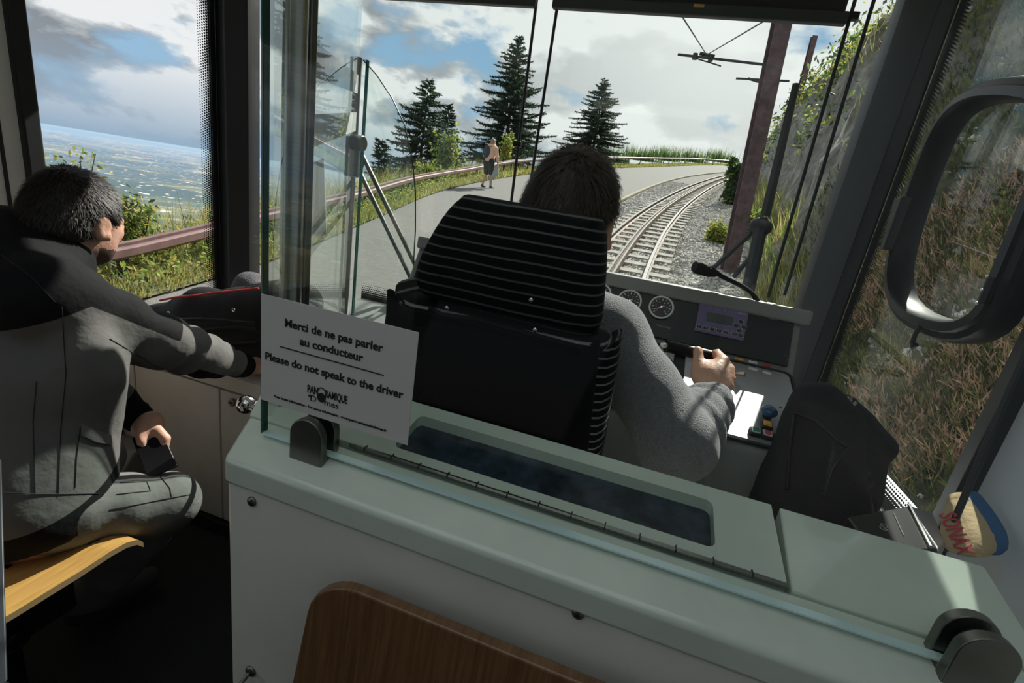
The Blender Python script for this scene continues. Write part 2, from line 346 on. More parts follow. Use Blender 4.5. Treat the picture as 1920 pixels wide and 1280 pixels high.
def blob(name, prims, m, parent=None, h=.008, noise=None, matfn=None, smooth=1, mask=None):
    lo = np.full(3, 1e9); hi = -lo
    for q in prims:
        if q[0] == 'b':
            r = max(q[3], q[4])+.02
            for p in q[1:3]: lo = np.minimum(lo, p-r); hi = np.maximum(hi, p+r)
        elif q[0] == 'e': r = q[2].max()+.02; lo = np.minimum(lo, q[1]-r); hi = np.maximum(hi, q[1]+r)
    n = np.ceil((hi-lo)/h).astype(int)+1
    g = np.stack(np.meshgrid(*[lo[i]+h*np.arange(n[i]) for i in range(3)], indexing='ij'), -1)
    P = g.reshape(-1, 3); d = np.empty(len(P))
    def ev(c):
        e = sdf(c, prims)
        if noise:
            for amp, f, sd in noise: e = e-amp*nz(c, f, sd)
        return e
    bl = 6; nb = -(-n//bl)                                           # coarse blocks first, the fine grid only near the surface
    cc = np.stack(np.meshgrid(*[lo[i]+h*(bl*np.arange(nb[i])+(bl-1)/2) for i in range(3)], indexing='ij'), -1).reshape(-1, 3)
    ce = ev(cc).reshape(nb); full = np.repeat(np.repeat(np.repeat(ce, bl, 0), bl, 1), bl, 2)[:n[0], :n[1], :n[2]].reshape(-1)
    d = full.copy(); near = np.where(np.abs(full) < h*bl*.95+.012)[0]
    for i in range(0, len(near), 300000): j = near[i:i+300000]; d[j] = ev(P[j])
    F = d.reshape(n); S = F < 0
    cor = [(i, j, k) for i in (0, 1) for j in (0, 1) for k in (0, 1)]
    sl = lambda o: tuple(slice(o[a], n[a]-1+o[a]) for a in range(3))
    cs_ = sum(S[sl(a)].astype(np.int8) for a in cor); act = (cs_ > 0) & (cs_ < 8); base = np.argwhere(act)
    acc = np.zeros((len(base), 3)); cnt = np.zeros(len(base))
    for a in cor:
        for ax in range(3):
            if a[ax]: continue
            b = list(a); b[ax] = 1; fa = F[tuple((base+a).T)]; fb = F[tuple((base+b).T)]; x = (fa < 0) != (fb < 0)
            off = np.tile(np.array(a, float), (len(base), 1)); off[:, ax] += np.where(x, fa/np.where(x, fa-fb, 1), 0)
            acc[x] += off[x]; cnt += x
    idx = -np.ones(n-1, int); idx[act] = np.arange(len(base)); V = lo+h*(base+acc/cnt[:, None]); Q = []
    for ax in range(3):
        u, w = [(1, 2), (2, 0), (0, 1)][ax]
        s0 = [slice(1, n[i]-1) for i in range(3)]; s0[ax] = slice(0, n[ax]-1); s1 = list(s0); s1[ax] = slice(1, n[ax])
        A_, B_ = S[tuple(s0)], S[tuple(s1)]; e = np.argwhere(A_ != B_)
        if not len(e): continue
        sg = A_[tuple(e.T)]; o = np.ones(3, int); o[ax] = 0; e = e+o
        du = np.zeros(3, int); du[u] = 1; dw = np.zeros(3, int); dw[w] = 1
        q = np.stack([idx[tuple((e-du-dw).T)], idx[tuple((e-dw).T)], idx[tuple(e.T)], idx[tuple((e-du).T)]], 1)
        q[~sg] = q[~sg][:, ::-1]; Q.append(q)
    Q = np.concatenate(Q); Q = Q[(Q >= 0).all(1)]
    for _ in range(smooth):
        s_ = np.zeros_like(V); c_ = np.zeros(len(V))
        for a, b in ((0, 1), (1, 2), (2, 3), (3, 0)):
            np.add.at(s_, Q[:, a], V[Q[:, b]]); np.add.at(s_, Q[:, b], V[Q[:, a]]); np.add.at(c_, Q[:, a], 1); np.add.at(c_, Q[:, b], 1)
        V = V*.5+.5*s_/np.maximum(c_, 1)[:, None]
    me = bpy.data.meshes.new(name); nq = len(Q)
    me.vertices.add(len(V)); me.vertices.foreach_set('co', V.ravel()); me.loops.add(nq*4); me.loops.foreach_set('vertex_index', Q.ravel().astype(np.int32))
    me.polygons.add(nq); me.polygons.foreach_set('loop_start', np.arange(0, nq*4, 4, dtype=np.int32)); me.update(calc_edges=True)
    o = link(name, me, m, parent, True)
    if mask is not None: at_ = me.attributes.new('mask', 'FLOAT', 'POINT'); at_.data.foreach_set('value', np.asarray(mask(V), np.float32))
    if matfn is not None: me.polygons.foreach_set('material_index', np.asarray(matfn(V[Q].mean(1)), np.int32))
    return o
def parent_keep(o, p): o.parent = p; o.matrix_parent_inverse = p.matrix_world.inverted()
# ============================================================ the vehicle: setting
XL, XR = -1.65, .53        # inner faces of the side walls
def slab(name, boxes, m, label=None, bevel=0):
    b = MB()
    for p, q in boxes: b.box(p, q)
    return struct(b.build(name, m, bevel=bevel), label)
slab('floor', [((-1.75, -2.4, -.06), (.62, 1.62, 0))], 'rubber_floor', 'black ribbed rubber floor of the cab')
slab('ceiling', [((-1.75, -2.4, 1.98), (.62, -.75, 2.05)), ((-1.75, -.75, 1.98), (-1.0, .6, 2.05)), ((.36, -.75, 1.98), (.62, .6, 2.05)), ((-1.75, .6, 1.98), (.62, 1.62, 2.05)), ((-1.72, 1.36, 1.90), (.6, 1.60, 1.98))], 'wall')  # opening left in the middle for the added roof window
slab('wall_left', [((XL-.07, -2.4, 0), (XL, 1.6, .66)), ((XL-.07, -.25, .66), (XL, .90, 1.98)), ((XL-.07, -2.4, 1.70), (XL, -.25, 1.98)), ((XL-.07, .86, 1.93), (XL, 1.6, 1.98)), ((XL-.07, -2.4, .66), (XL, -1.7, 1.70))], 'wall', 'off white side wall panel behind the seated man')
slab('wall_right', [((XR, -2.4, 0), (XR+.07, 1.6, .80)), ((XR, -2.4, .80), (XR+.07, .80, 1.98)), ((XR, .8, 1.93), (XR+.07, 1.6, 1.98))], 'wall_blue', 'pale grey blue wall beside the sponge')
slab('wall_rear', [((-1.72, -2.46, 0), (.6, -2.4, 2.0))], 'pillar')
slab('wall_front', [((-1.72, 1.50, 0), (-1.02, 1.60, .62)), ((-1.02, 1.50, 0), (.6, 1.60, .78)), ((-1.72, 1.5, 1.95), (.6, 1.6, 2.0))], 'console', 'grey front wall below the windscreen')
b = MB(); b.prism([(.405, .545, 0), (.405, -.4, 0), (XR, -.4, 0), (XR, .56, 0)], (0, 0, .90)); struct(b.build('trim_1', 'wall_cream', bevel=.006), 'cream side casing at the right end of the counter')
# windows
def pane(name, a, b_, m, label):
    return struct(MB().box(a, b_).build(name, m), label)
w1 = pane('window_1', (-1.56, 1.545, .62), (.47, 1.553, 1.95), 'window_glass', 'wide windscreen of the cab')
w2 = pane('window_2', (XL-.012, .90, .66), (XL-.004, 1.52, 1.93), 'window_glass', 'left side window towards the valley')
w3 = pane('window_3', (XR-.004, .80, .80), (XR+.004, 1.5, 1.93), 'side_glass', 'right side window towards the hillside')
frit('frit_left', 1, .0085, 2, 1.50, .075, -1); frit('frit_right', 1, .0075, 2, 1.455, .07, -1); frit('frit_low', 2, .0075, 0, .80, .06, 1); frit('frit_sill', 2, .0075, 1, .80, .06, 1)
MB().box((XL-.003, 1.425, .66), (XL-.002, 1.50, 1.93)).build('frit_border', 'frit_left', w2)
MB().box((XR-.007, 1.385, .80), (XR-.006, 1.455, 1.93)).build('frit_border', 'frit_right', w3)
MB().box((XR-.007, .84, .80), (XR-.006, 1.40, .86)).build('frit_border', 'frit_sill', w3)
MB().box((-1.02, 1.542, .80), (-.5, 1.543, .86)).build('frit_border', 'frit_low', w1)
pane('added_roof_window', (-1.01, -.76, 2.01), (.37, .61, 2.018), 'window_glass', 'added roof window above the counter that lets in extra daylight')  # out of view, added to bring daylight onto counter and side walls
# pillars
b = MB(); b.prism([(.435, 1.50, .6), (.475, 1.44, .6), (XR-.012, 1.44, .6), (XR-.008, 1.60, .6), (.435, 1.60, .6)], (0, 0, 1.4))
p = struct(b.build('trim_2', 'black', bevel=.008), 'black corner pillar right of the windscreen')
MB().prism([(.428, 1.505, .6), (.434, 1.492, .6), (.476, 1.430, .6), (.480, 1.438, .6), (.44, 1.51, .6)], (0, 0, 1.4)).build('cover_strip', 'pillar', p, bevel=.002)
struct(MB().prism([(-1.655, 1.50, .5), (-1.60, 1.49, .5), (-1.545, 1.535, .5), (-1.55, 1.60, .5), (-1.70, 1.60, .5)], (0, 0, 1.5)).build('trim_3', 'black', bevel=.006), 'black corner pillar left of the windscreen')
struct(MB().prism([(XL-.01, .897, .5), (XL+.020, .899, .5), (XL+.020, .935, .5), (XL-.01, .952, .5), (XL-.05, .92, .5)], (0, 0, 1.5)).build('trim_4', 'black', bevel=.004), 'black upright pillar behind the seated man')
MBs = MB().box((XL, .852, .5), (XL+.003, .860, 1.95)); struct(MBs.build('trim_5', 'black'), 'thin dark seam in the left wall panel')
struct(MB().prism([(XR-.022, .795, .5), (XR+.01, .79, .5), (XR+.02, .845, .5), (XR-.005, .848, .5)], (0, 0, 1.45)).build('trim_6', 'black', bevel=.003), 'black rear edge of the right side window')
b = MB(); b.prism([(-1.02, 1.28, .60), (-1.02, 1.545, .60), (-1.02, 1.545, .805), (-1.02, 1.47, .805), (-1.02, 1.30, .74)], (.52, 0, 0)); struct(b.build('trim_7', 'console_lip', bevel=.012), 'pale ledge under the windscreen left of the driver')
b = MB(); b.box((.345, .56, .60), (XR, 1.5, .795)); struct(b.build('trim_8', 'console_lip', bevel=.01), 'grey sill ledge under the right side window')
# roller blinds with their bottom bars, and guide cords
for lab, x0, x1 in (('black roller blind pulled down over the windscreen before the driver', -.405, .30), ('black roller blind at the top left of the windscreen', -1.25, -.452)):
    t = thing('roller_blind', ((x0+x1)/2, 1.41, 1.75), lab, 'blind')
    MB().box((x0+.01, 1.405, 1.765), (x1-.01, 1.413, 1.93)).build('blind_cloth', 'black_soft', t)
    MB().cyl((x0, 1.409, 1.925), (x1, 1.409, 1.925), .028, 16).build('roll', 'black', t, smooth=True)
    MB().box((x0, 1.398, 1.748), (x1, 1.420, 1.775)).build('bottom_bar', 'pillar', t, bevel=.004)
    if x1 > 0: MB().box((-.045, 1.394, 1.765), (-.02, 1.399, 1.771)).build('pull_tab', 'wood', t)
for lab, (a, a2), yy in (('black blind guide cord left of the blind gap', ((1000, 0), (960, 400)), 1.42), ('black blind guide cord right of the blind gap', ((1045, 0), (998, 330)), 1.42),
      ('black blind guide cord with a clip by the corner pillar', ((1590, 20), (1447, 545)), 1.42), ('black blind guide cord nearest the corner pillar', ((1632, 0), (1478, 540)), 1.42)):
    p0 = at(*a, y=yy); p1 = at(*a2, y=yy); xm = (p0[0]+p1[0])/2; z1 = max(.81, p1[2]-.1) if a[0] < 1100 else p1[2]-.02
    o = MB().cyl((xm+(p0[0]-xm)*.7, yy, 1.97), (xm+(p1[0]-xm)*.7, yy, z1), .0042, 8); t = thing('blind_cord', (xm, yy, z1), lab, 'cord')
    o.build('cord', 'black', t, smooth=True)
    if a[0] in (1000, 1590):
        c = at(967, 270, y=yy) if a[0] == 1000 else at(1583, 30, y=yy)
        MB().box((xm-.012, yy-.010, c[2]-.008), (xm+.012, yy+.010, c[2]+.008)).build('clip', 'black_gloss', t, bevel=.003)
# hinged sash in the right window
pts = [(1935, 168), (1880, 166), (1835, 172), (1795, 195), (1762, 238), (1735, 300), (1708, 375), (1685, 450), (1672, 510), (1676, 560), (1700, 592), (1745, 612), (1795, 622), (1835, 608), (1862, 580), (1885, 525), (1925, 430), (1975, 310), (1990, 230), (1975, 180)]
P = [Vector(at(x, y, x=.492)) for x, y in pts]
Q = []
for i in range(len(P)):                                              # one round of corner cutting
    a, c = P[i], P[(i+1) % len(P)]; Q += [a*.75+c*.25, a*.25+c*.75]
sash = MB()
def ring(mb, path, prof):
    n = len(path); c = sum(path, Vector())/n; m = len(prof); vs = []
    for i, p in enumerate(path):
        t = (path[(i+1) % n]-path[i-1]).normalized(); nr = Vector((1, 0, 0)).cross(t)
        if nr.dot(c-p) < 0: nr = -nr
        vs += [p+nr*u+Vector((1, 0, 0))*v for u, v in prof]
    mb.add(vs, [(i*m+k, i*m+(k+1) % m, ((i+1) % n)*m+(k+1) % m, ((i+1) % n)*m+k) for i in range(n) for k in range(m)]); return mb
s = struct(ring(sash, Q, [(-.016, .03), (-.020, .010), (-.016, -.004), (-.006, -.008), (-.004, -.014), (.010, -.016), (.016, -.008), (.018, .03)]).build('window_4', 'black_gloss', smooth=True), 'black rounded sash frame of the opening right side window')
MB().prism([q+Vector((.02, 0, 0)) for q in Q], (.004, 0, 0)).build('pane', 'side_glass', s)
a = Vector(at(1700, 385, x=.478)); c = Vector(at(1678, 460, x=.478))
MB().prism([a+Vector((0, .02, .012)), a+Vector((0, -.016, .016)), c+Vector((0, -.004, -.012)), c+Vector((0, .012, -.012))], (-.02, 0, 0)).build('latch', 'black', s, bevel=.004)
a = Vector(at(1715, 635, x=.480)); MB().tube([a+Vector((0, 0, .03)), a+Vector((0, .004, .006)), a+Vector((0, .002, -.008)), a+Vector((0, -.006, -.014)), a+Vector((0, -.012, -.008))], .004).build('hook', 'black', s, smooth=True)
a = Vector(at(1862, 520, x=.470)); c = Vector(at(1842, 570, x=.470)); MB().tube([a, (a+c)/2, c], .007, 6).build('hinge', 'black', s, smooth=True)
for k in (0, .5, 1): q = a.lerp(c, k); MB().ell(q+Vector((-.007, 0, 0)), .0028, 8, 6).build('screw', 'chrome', s, smooth=True)
# dark strap rod by the rear of the side window
t = thing('strap_rod', tuple(at(1772, 1020, x=.47)), 'thin black strap rod slanting down beside the sponge', 'rod')
a = at(1772, 1018, x=.455); c = at(1920, 665, x=.50)
c = c+(c-a)*.6
MB().cyl(a, c, .0042, 10).build('rod', 'black', t, smooth=True); MB().ell(a, (.011, .011, .010), 12, 8).build('end_ball', 'black', t, smooth=True)

# ============================================================ the counter
SL = .22
def zt(y): return .925+SL*(y-.37)
YF, YB, XC0, XC1 = .37, .545, -.405, .40
fl = .52                              # the left end flares out along the diagonal screen
ct = thing('partition_counter', (0, .45, 0), 'pale grey-green painted counter with a sloping top behind the driver', 'counter')
MB().prism([(XC0, YF, 0), (XC1, YF, 0), (XC1, YB, 0), (XC0-fl*(YB-YF), YB, 0)], (0, 0, .905)).build('body', 'paint', ct, bevel=.004)
def top(poly, lo, hi, name, m, parent, bev=.004): return MB().add([(x, y, zt(y)+lo) for x, y in poly]+[(x, y, zt(y)+hi) for x, y in poly],
    [tuple(range(len(poly)-1, -1, -1)), tuple(range(len(poly), 2*len(poly)))]+[(i, (i+1) % len(poly), (i+1) % len(poly)+len(poly), i+len(poly)) for i in range(len(poly))]).build(name, m, parent, bevel=bev)
HY = .436; lx0, lx1 = -.312, .193
top([(XC0-.002, YF-.004), (XC1, YF-.004), (XC1, HY), (XC0-fl*(HY-YF), HY)], -.035, 0, 'front_rail', 'paint_top', ct, .007)
top([(XC0-fl*(HY-YF), HY), (lx0-.002, HY), (lx0-.002-fl*(YB-HY), YB), (XC0-fl*(YB-YF), YB)], -.035, 0, 'end_block', 'paint_top', ct, .002)
top([(lx1+.003, HY), (XC1, HY), (XC1, YB), (lx1+.009, YB)], -.035, 0, 'end_block', 'paint_top', ct, .002)
RX0, RX1, RY0, RY1 = -.245, .128, .457, .523
def rr(x0, x1, y0, y1, r, n=5):
    o = []
    for cx, cy, a0 in ((x1-r, y1-r, 0), (x0+r, y1-r, 90), (x0+r, y0+r, 180), (x1-r, y0+r, 270)):
        o += [(cx+r*math.cos(math.radians(a0+90*k/n)), cy+r*math.sin(math.radians(a0+90*k/n))) for k in range(n+1)]
    return o
inner = rr(RX0, RX1, RY0, RY1, .009); N = len(inner)
LX = [(lx1, YB), (lx0-fl*(YB-HY), YB), (lx0, HY+.006), (lx1, HY+.006)]
outer = []
for k in range(4):
    c = LX[k]
    for j in range(6):
        x, y = inner[k*6+j]
        if k == 0: q = (lx1, min(y, YB)) if j < 2 else ((lx1, YB) if j < 4 else (x, YB))
        if k == 1: q = (x, YB) if j < 2 else (LX[1] if j < 4 else (lx0-fl*(y-HY), y))
        if k == 2: q = (lx0-fl*(y-HY), y) if j < 2 else (LX[2] if j < 4 else (x, HY+.006))
        if k == 3: q = (x, HY+.006) if j < 2 else (LX[3] if j < 4 else (lx1, y))
        outer.append(q)
lid = MB(); R3 = lambda pts, dz: [(x, y, zt(y)+dz) for x, y in pts]
lid.add(R3(outer, -.03)+R3(outer, .0)+R3(inner, .0)+R3(inner, -.016), [(i+o*N, (i+1) % N+o*N, (i+1) % N+(o+1)*N, i+(o+1)*N) for o in range(3) for i in range(N)])
ld = lid.build('lid', 'paint_top', ct, fix=True)
ld.modifiers.new('w', 'WELD').merge_threshold = .0003
MB().add(R3(inner, -.014)+R3(inner, -.020), [tuple(range(N)), tuple(range(2*N-1, N-1, -1))]).build('recess_tray', 'tint_mirror', ld)
hg = MB()
hg.tube([(lx0+.02, HY+.003, zt(HY)+.001), (lx1, HY+.003, zt(HY)+.001)], .0032, 8); hg.build('piano_hinge', 'steel_dark', ct, smooth=True)
for k in range(13): x = lx0+.04+k*.036; MB().box((x, HY-.001, zt(HY)+.0005), (x+.0012, HY+.0068, zt(HY)+.0048)).build('knuckle_joint', 'black', ct)
def screw(px, py):
    c = Vector(at(px, py, y=YF-.001)); o = MB()
    o.ell(c, (.0062, .0035, .0062), 14, 8).build('screw', 'steel_dark', ct, smooth=True)
    MB().cyl(c+Vector((0, -.0028, 0)), c+Vector((0, -.0038, 0)), .0024, 6).build('socket', 'black', ct)
for q in ((472, 940), (1084, 1150)): screw(*q)
c = Vector(at(470, 1258, y=YF-.001)); hk = thing('coat_hook', tuple(c), 'small bent metal hook screwed to the counter front below left', 'hook')
MB().ell(c, (.008, .004, .008), 14, 8).build('rosette', 'steel_dark', hk, smooth=True)
MB().tube([c, c+Vector((0, -.02, -.004)), c+Vector((-.004, -.03, -.02)), c+Vector((-.006, -.026, -.034))], .0028).build('prong', 'steel_dark', hk, smooth=True)

# main glass screen with its two clamps
GY = .411; gx0, gx1 = -.3925, .395; z0 = zt(GY)+.006
gs = thing('glass_screen', (0, GY, z0), 'clear glass screen clamped on the counter behind the driver', 'glass screen')
MB().box((gx0+.0012, GY-.004, z0+.0012), (gx1, GY+.004, 1.93)).build('pane', 'screen_glass', gs)
MB().box((gx0-.0008, GY-.0045, z0), (gx0+.0012, GY+.0045, 1.93)).build('side_edge', 'glass_edge', gs)
MB().box((gx0, GY-.0045, z0-.001), (gx1, GY+.0045, z0+.0012)).build('bottom_edge', 'glass_edge_bright', gs)
def clamp(x):
    w, hh = .0215, .056; zb = zt(GY)-.006
    o = MB()
    for y0, y1 in ((GY-.0165, GY-.0062), (GY+.0062, GY+.0165)):
        prof = [(x-w, zb), (x+w, zb)]+[(x+w*math.cos(math.radians(a)), zb+hh-w+w*math.sin(math.radians(a))) for a in range(0, 181, 15)]
        o.prism([(px, y0, pz) for px, pz in prof], (0, y1-y0, 0))
    o.box((x-w+.0006, GY-.0062, zb), (x+w-.0006, GY+.0062, zb+.011))
    c = o.build('clamp', 'steel_dark', gs, bevel=.0016)
    MB().prism([(x-w*.9, GY-.006, zb+.011), (x+w*.9, GY-.006, zb+.011)]+[(x+w*.9*math.cos(math.radians(a)), GY-.006, zb+hh-w+w*.9*math.sin(math.radians(a))) for a in range(0, 181, 20)], (0, .0018, 0)).build('gasket', 'black', c)
clamp(-.3205); clamp(.322)
# notice stuck to the glass
sx0, sx1, sz0, sz1 = -.392, -.201, .985, 1.111
no = tag(MB().box((sx0, GY-.0055, sz0), (sx1, GY-.0045, sz1)).build('notice', 'paper'), 'white notice asking passengers not to speak to the driver', 'notice')
sw, sh = sx1-sx0, sz1-sz0
def put(body, u0, u1, v, size, bold=.0, name='lettering', m='ink'):
    M = frame((sx0+sw*(u0+u1)/2, GY-.0058, sz1-sh*v), (1, 0, 0), (0, 0, 1)); return text(body, size, M, m, no, sw*(u1-u0), bold, name)
put('Merci de ne pas parler', .165, .80, .205, .0125, .00035); put('au conducteur', .27, .685, .335, .0125, .00035)
MB().box((sx0+sw*.135, GY-.0061, sz1-sh*.437), (sx0+sw*.82, GY-.0055, sz1-sh*.428)).build('rule', 'ink', no)
put('Please do not speak to the driver', .03, .945, .56, .0125, .00035)
put('PAN', .333, .405, .755, .0125, .0004); put('RAMIQUE', .455, .602, .755, .0125, .0003); put('des', .338, .365, .815, .005); put('D   mes', .355, .545, .835, .0105)
MB().cyl((sx0+sw*.43, GY-.0061, sz1-sh*.80), (sx0+sw*.43, GY-.0055, sz1-sh*.80), .0056, 24).build('emblem', 'ink', no)
MB().tube([(sx0+sw*.43+.0048*math.cos(a), GY-.0059, sz1-sh*.745+.0048*math.sin(a)) for a in np.linspace(0, math.pi, 12)], .0006, 5).build('emblem_arc', 'ink', no)
put('Pour toute information - For more information : www.panoramiquedesdomes.fr', .095, .865, .925, .0042, .00012)

# diagonal glass screens, posts and the curved deflector
D0 = Vector((-.402, .425, 0)); DD = Vector((-.5, .87, 0)).normalized(); DN = Vector((DD.y, -DD.x, 0))
def dpt(px):                      # distance along the diagonal of what shows at column px (row 400)
    d = ray(px, 400); A_ = np.array([[d[0], -DD.x], [d[1], -DD.y]]); t, s_ = np.linalg.solve(A_, np.array([D0.x, D0.y])); return s_
def dslab(s0, s1, za, zb, th, off=0):
    a = D0+DD*s0+DN*(off-th/2); c = D0+DD*s1+DN*(off-th/2); return MB().prism([(a.x, a.y, za), (c.x, c.y, za), (c.x, c.y, zb), (a.x, a.y, zb)], DN*th)
sp = dpt(548); st = dpt(656)
cs = thing('corner_screen', tuple(D0+DD*sp*.5+Vector((0, 0, .95))), 'narrow slanting glass pane joining the counter glass to the steel post', 'glass screen')
dslab(.005, sp-.02, zt(.44)+.01, 1.93, .008).build('pane', 'diag_glass', cs)
a = D0+DD*.055; MB().box((a.x-.014, a.y-.012, zt(.45)-.004), (a.x+.014, a.y+.012, zt(.45)+.045)).build('clamp', 'steel', cs, bevel=.004)
ps = D0+DD*sp
pt = thing('steel_post', (ps.x, ps.y, .56), 'thick brushed steel post rising behind the notice', 'post')
MB().cyl((ps.x, ps.y, 0), (ps.x, ps.y, 1.97), .0145, 24).build('tube', 'steel', pt, smooth=True)
MB().box((ps.x+.002, ps.y+.010, .95), (ps.x+.014, ps.y+.022, 1.97)).build('edge_profile', 'steel_dark', pt, bevel=.002)
pe = D0+DD*st; zt1 = at(668, 97, t=float(np.linalg.norm((pe-Vector((0, 0, 0)))[:2])/np.linalg.norm(ray(660, 350)[:2])))[2]
gt = thing('gate_screen', tuple(D0+DD*(sp+st)/2+Vector((0, 0, .8))), 'slanting glass gate pane between the steel post and the slim tube', 'glass screen')
dslab(sp+.03, st-.012, .80, 1.93, .008).build('pane', 'diag_glass', gt)
def band(z00, z01, z10, z11):
    a = D0+DD*(sp+.035)+DN*.0047; c = D0+DD*(st-.015)+DN*.0047
    MB().prism([(a.x, a.y, z00), (c.x, c.y, z10), (c.x, c.y, z11), (a.x, a.y, z01)], DN*.0006).build('frosted_band', 'frost_film', gt)
glass('frost_film', (.62, .66, .66), 1, .1, .9)
def zdiag(px, py):
    d = ray(px, py); A_ = np.array([[d[0], -DD.x], [d[1], -DD.y]]); t, _ = np.linalg.solve(A_, np.array([D0.x, D0.y])); return CAM[2]+d[2]*t
band(zdiag(572, 145), zdiag(572, 72), zdiag(655, 152), zdiag(655, 108)); band(zdiag(572, 285), zdiag(572, 220), zdiag(655, 236), zdiag(655, 195))
tb = thing('slim_tube', (pe.x, pe.y, .5), 'slim upright steel tube with a hinge beside the curved glass', 'post')
MB().cyl((pe.x, pe.y, 0), (pe.x, pe.y, zdiag(668, 97)), .0105, 18).build('tube', 'steel', tb, smooth=True)
zh = zdiag(660, 292); MB().box((pe.x-.016, pe.y-.016, zh-.055), (pe.x+.014, pe.y+.016, zh+.05)).build('hinge', 'steel', tb, bevel=.004)
MB().cyl((pe.x+.01, pe.y-.02, zh+.035), (pe.x+.045, pe.y-.02, zh+.035), .02, 18).build('knob', 'steel_dark', tb, bevel=.003)
# curved-edge glass beyond the tube
yc = pe.y+.01; arc = [(680, 112), (705, 140), (735, 185), (758, 235), (772, 300), (778, 360), (778, 430), (774, 500), (768, 560)]
C = [Vector(at(x, y, y=yc)) for x, y in arc]; x0_ = pe.x+.022
dg = thing('deflector_glass', (x0_+.05, yc, .7), 'small glass deflector with a curved free edge beside the slim tube', 'glass screen')
MB().prism([(x0_, yc, .78), (x0_, yc, C[0].z)]+list(C)+[(C[-1].x-.01, yc, .78)], (0, .006, 0)).build('pane', 'screen_glass', dg)
MB().tube([(x0_, yc+.003, C[0].z)]+[c+Vector((0, .003, 0)) for c in C], .0016, 6).build('curved_edge', 'black_gloss', dg, smooth=True)
MB().box((x0_-.004, yc-.002, .78), (x0_, yc+.008, C[0].z)).build('straight_edge', 'glass_edge', dg)
lo = thing('leaflet', tuple(at(590, 370, y=1.15)), 'folded white paper leaflet stuck behind the slanting glass', 'leaflet')
q = [at(576, 310, y=1.2), at(607, 296, y=1.2), at(612, 440, y=1.2), at(596, 445, y=1.2), at(578, 438, y=1.2)]
MB().prism(q, (0, .003, 0)).build('sheet', 'paper', lo)
q2 = [at(594, 302, y=1.197), at(607, 298, y=1.197), at(611, 438, y=1.197), at(588, 440, y=1.197)]; MB().prism(q2, (0, -.001, 0)).build('dark_print', 'ink', lo)

# ============================================================ driver's seat
dsx = -.205
ds = thing('driver_chair', (dsx, .70, 0), 'black high-backed driver seat in striped plush with a wide headrest', 'seat')
HY0 = .60
hp = [(848, 366), (878, 364), (1090, 404), (1118, 420), (1126, 470), (1118, 600), (1108, 632), (1085, 640), (1010, 622), (800, 566), (768, 545), (760, 515), (775, 470), (812, 405)]
H = [Vector(at(x, y, y=HY0)) for x, y in hp]
def pillow(poly, d, name, m, parent, inset=.022, steps=5):
    c = sum(poly, Vector())/len(poly); d = Vector(d); n = len(poly); rows = []
    for k in range(-steps, steps+1):
        u = k/steps; s_ = math.sqrt(max(0, 1-abs(u)**2.6)); sc = 1-(1-s_)*inset/ .15
        rows.append([c+(p-c)*sc+d*(u*.5+.5) for p in poly])
    mb = MB(); mb.add([p for r in rows for p in r], [(i*n+j, i*n+(j+1) % n, (i+1)*n+(j+1) % n, (i+1)*n+j) for i in range(len(rows)-1) for j in range(n)]+[tuple(range(n-1, -1, -1)), tuple((len(rows)-1)*n+j for j in range(n))])
    return mb.build(name, m, parent, smooth=True)
def dense(poly, k=4):                                                # smooth closed outline
    n = len(poly); o = []
    for i in range(n):
        p0, p1, p2, p3 = poly[i-1], poly[i], poly[(i+1) % n], poly[(i+2) % n]
        for j in range(k):
            t = j/k; o.append(.5*((2*p1)+(p2-p0)*t+(2*p0-5*p1+4*p2-p3)*t*t+(3*p1-p0-3*p2+p3)*t**3))
    return o
hr = pillow(dense(H, 3), (0.004, .10, 0), 'headrest', 'seat_stripe', ds, .035)
for q in ((838, 577), (996, 562), (1003, 618)):
    c = Vector(at(*q, y=HY0-.002)); MB().ell(c, .0038, 8, 6).build('stud', 'chrome', ds, smooth=True)
bp = [(712, 582), (735, 560), (800, 572), (1000, 620), (1105, 640), (1135, 660), (1152, 700), (1156, 860), (1000, 905), (720, 860)]
BK = [Vector(at(x, y, y=.585)) for x, y in bp]; BK[-3].z = .62; BK[-2].z = .62; BK[-1].z = .62; BK[-1].x = BK[0].x+.01; BK[-3].x = BK[-4].x+.0
BK[-2].x = (BK[-1].x+BK[-3].x)/2
pillow(dense(BK, 3), (0, .13, 0), 'backrest', 'bolster_stripe', ds, .03)
bi = [(716, 590), (745, 580), (1000, 640), (1095, 665), (1118, 690), (1120, 850), (725, 850)]
BI = [Vector(at(x, y, y=.574)) for x, y in bi]; BI[-1].z = .64; BI[-2].z = .64; BI[-1].x = BI[0].x+.012; BI[-2].x = BI[-3].x
pillow(dense(BI, 3), (0, .03, 0), 'rear_shell', 'plush', ds, .02)
MB().box((dsx-.22, .62, .42), (dsx+.22, 1.06, .54)).build('seat_cushion', 'seat_stripe', ds, bevel=.03, seg=4)
MB().box((dsx-.10, .70, 0), (dsx+.10, .95, .42)).build('pedestal', 'black', ds, bevel=.01)
MB().tube([at(805, 577, y=.578), at(830, 590, y=.577), at(900, 600, y=.577), at(1000, 628, y=.577), at(1090, 652, y=.577)], .0035, 6).build('seam', 'black_gloss', ds, smooth=True)
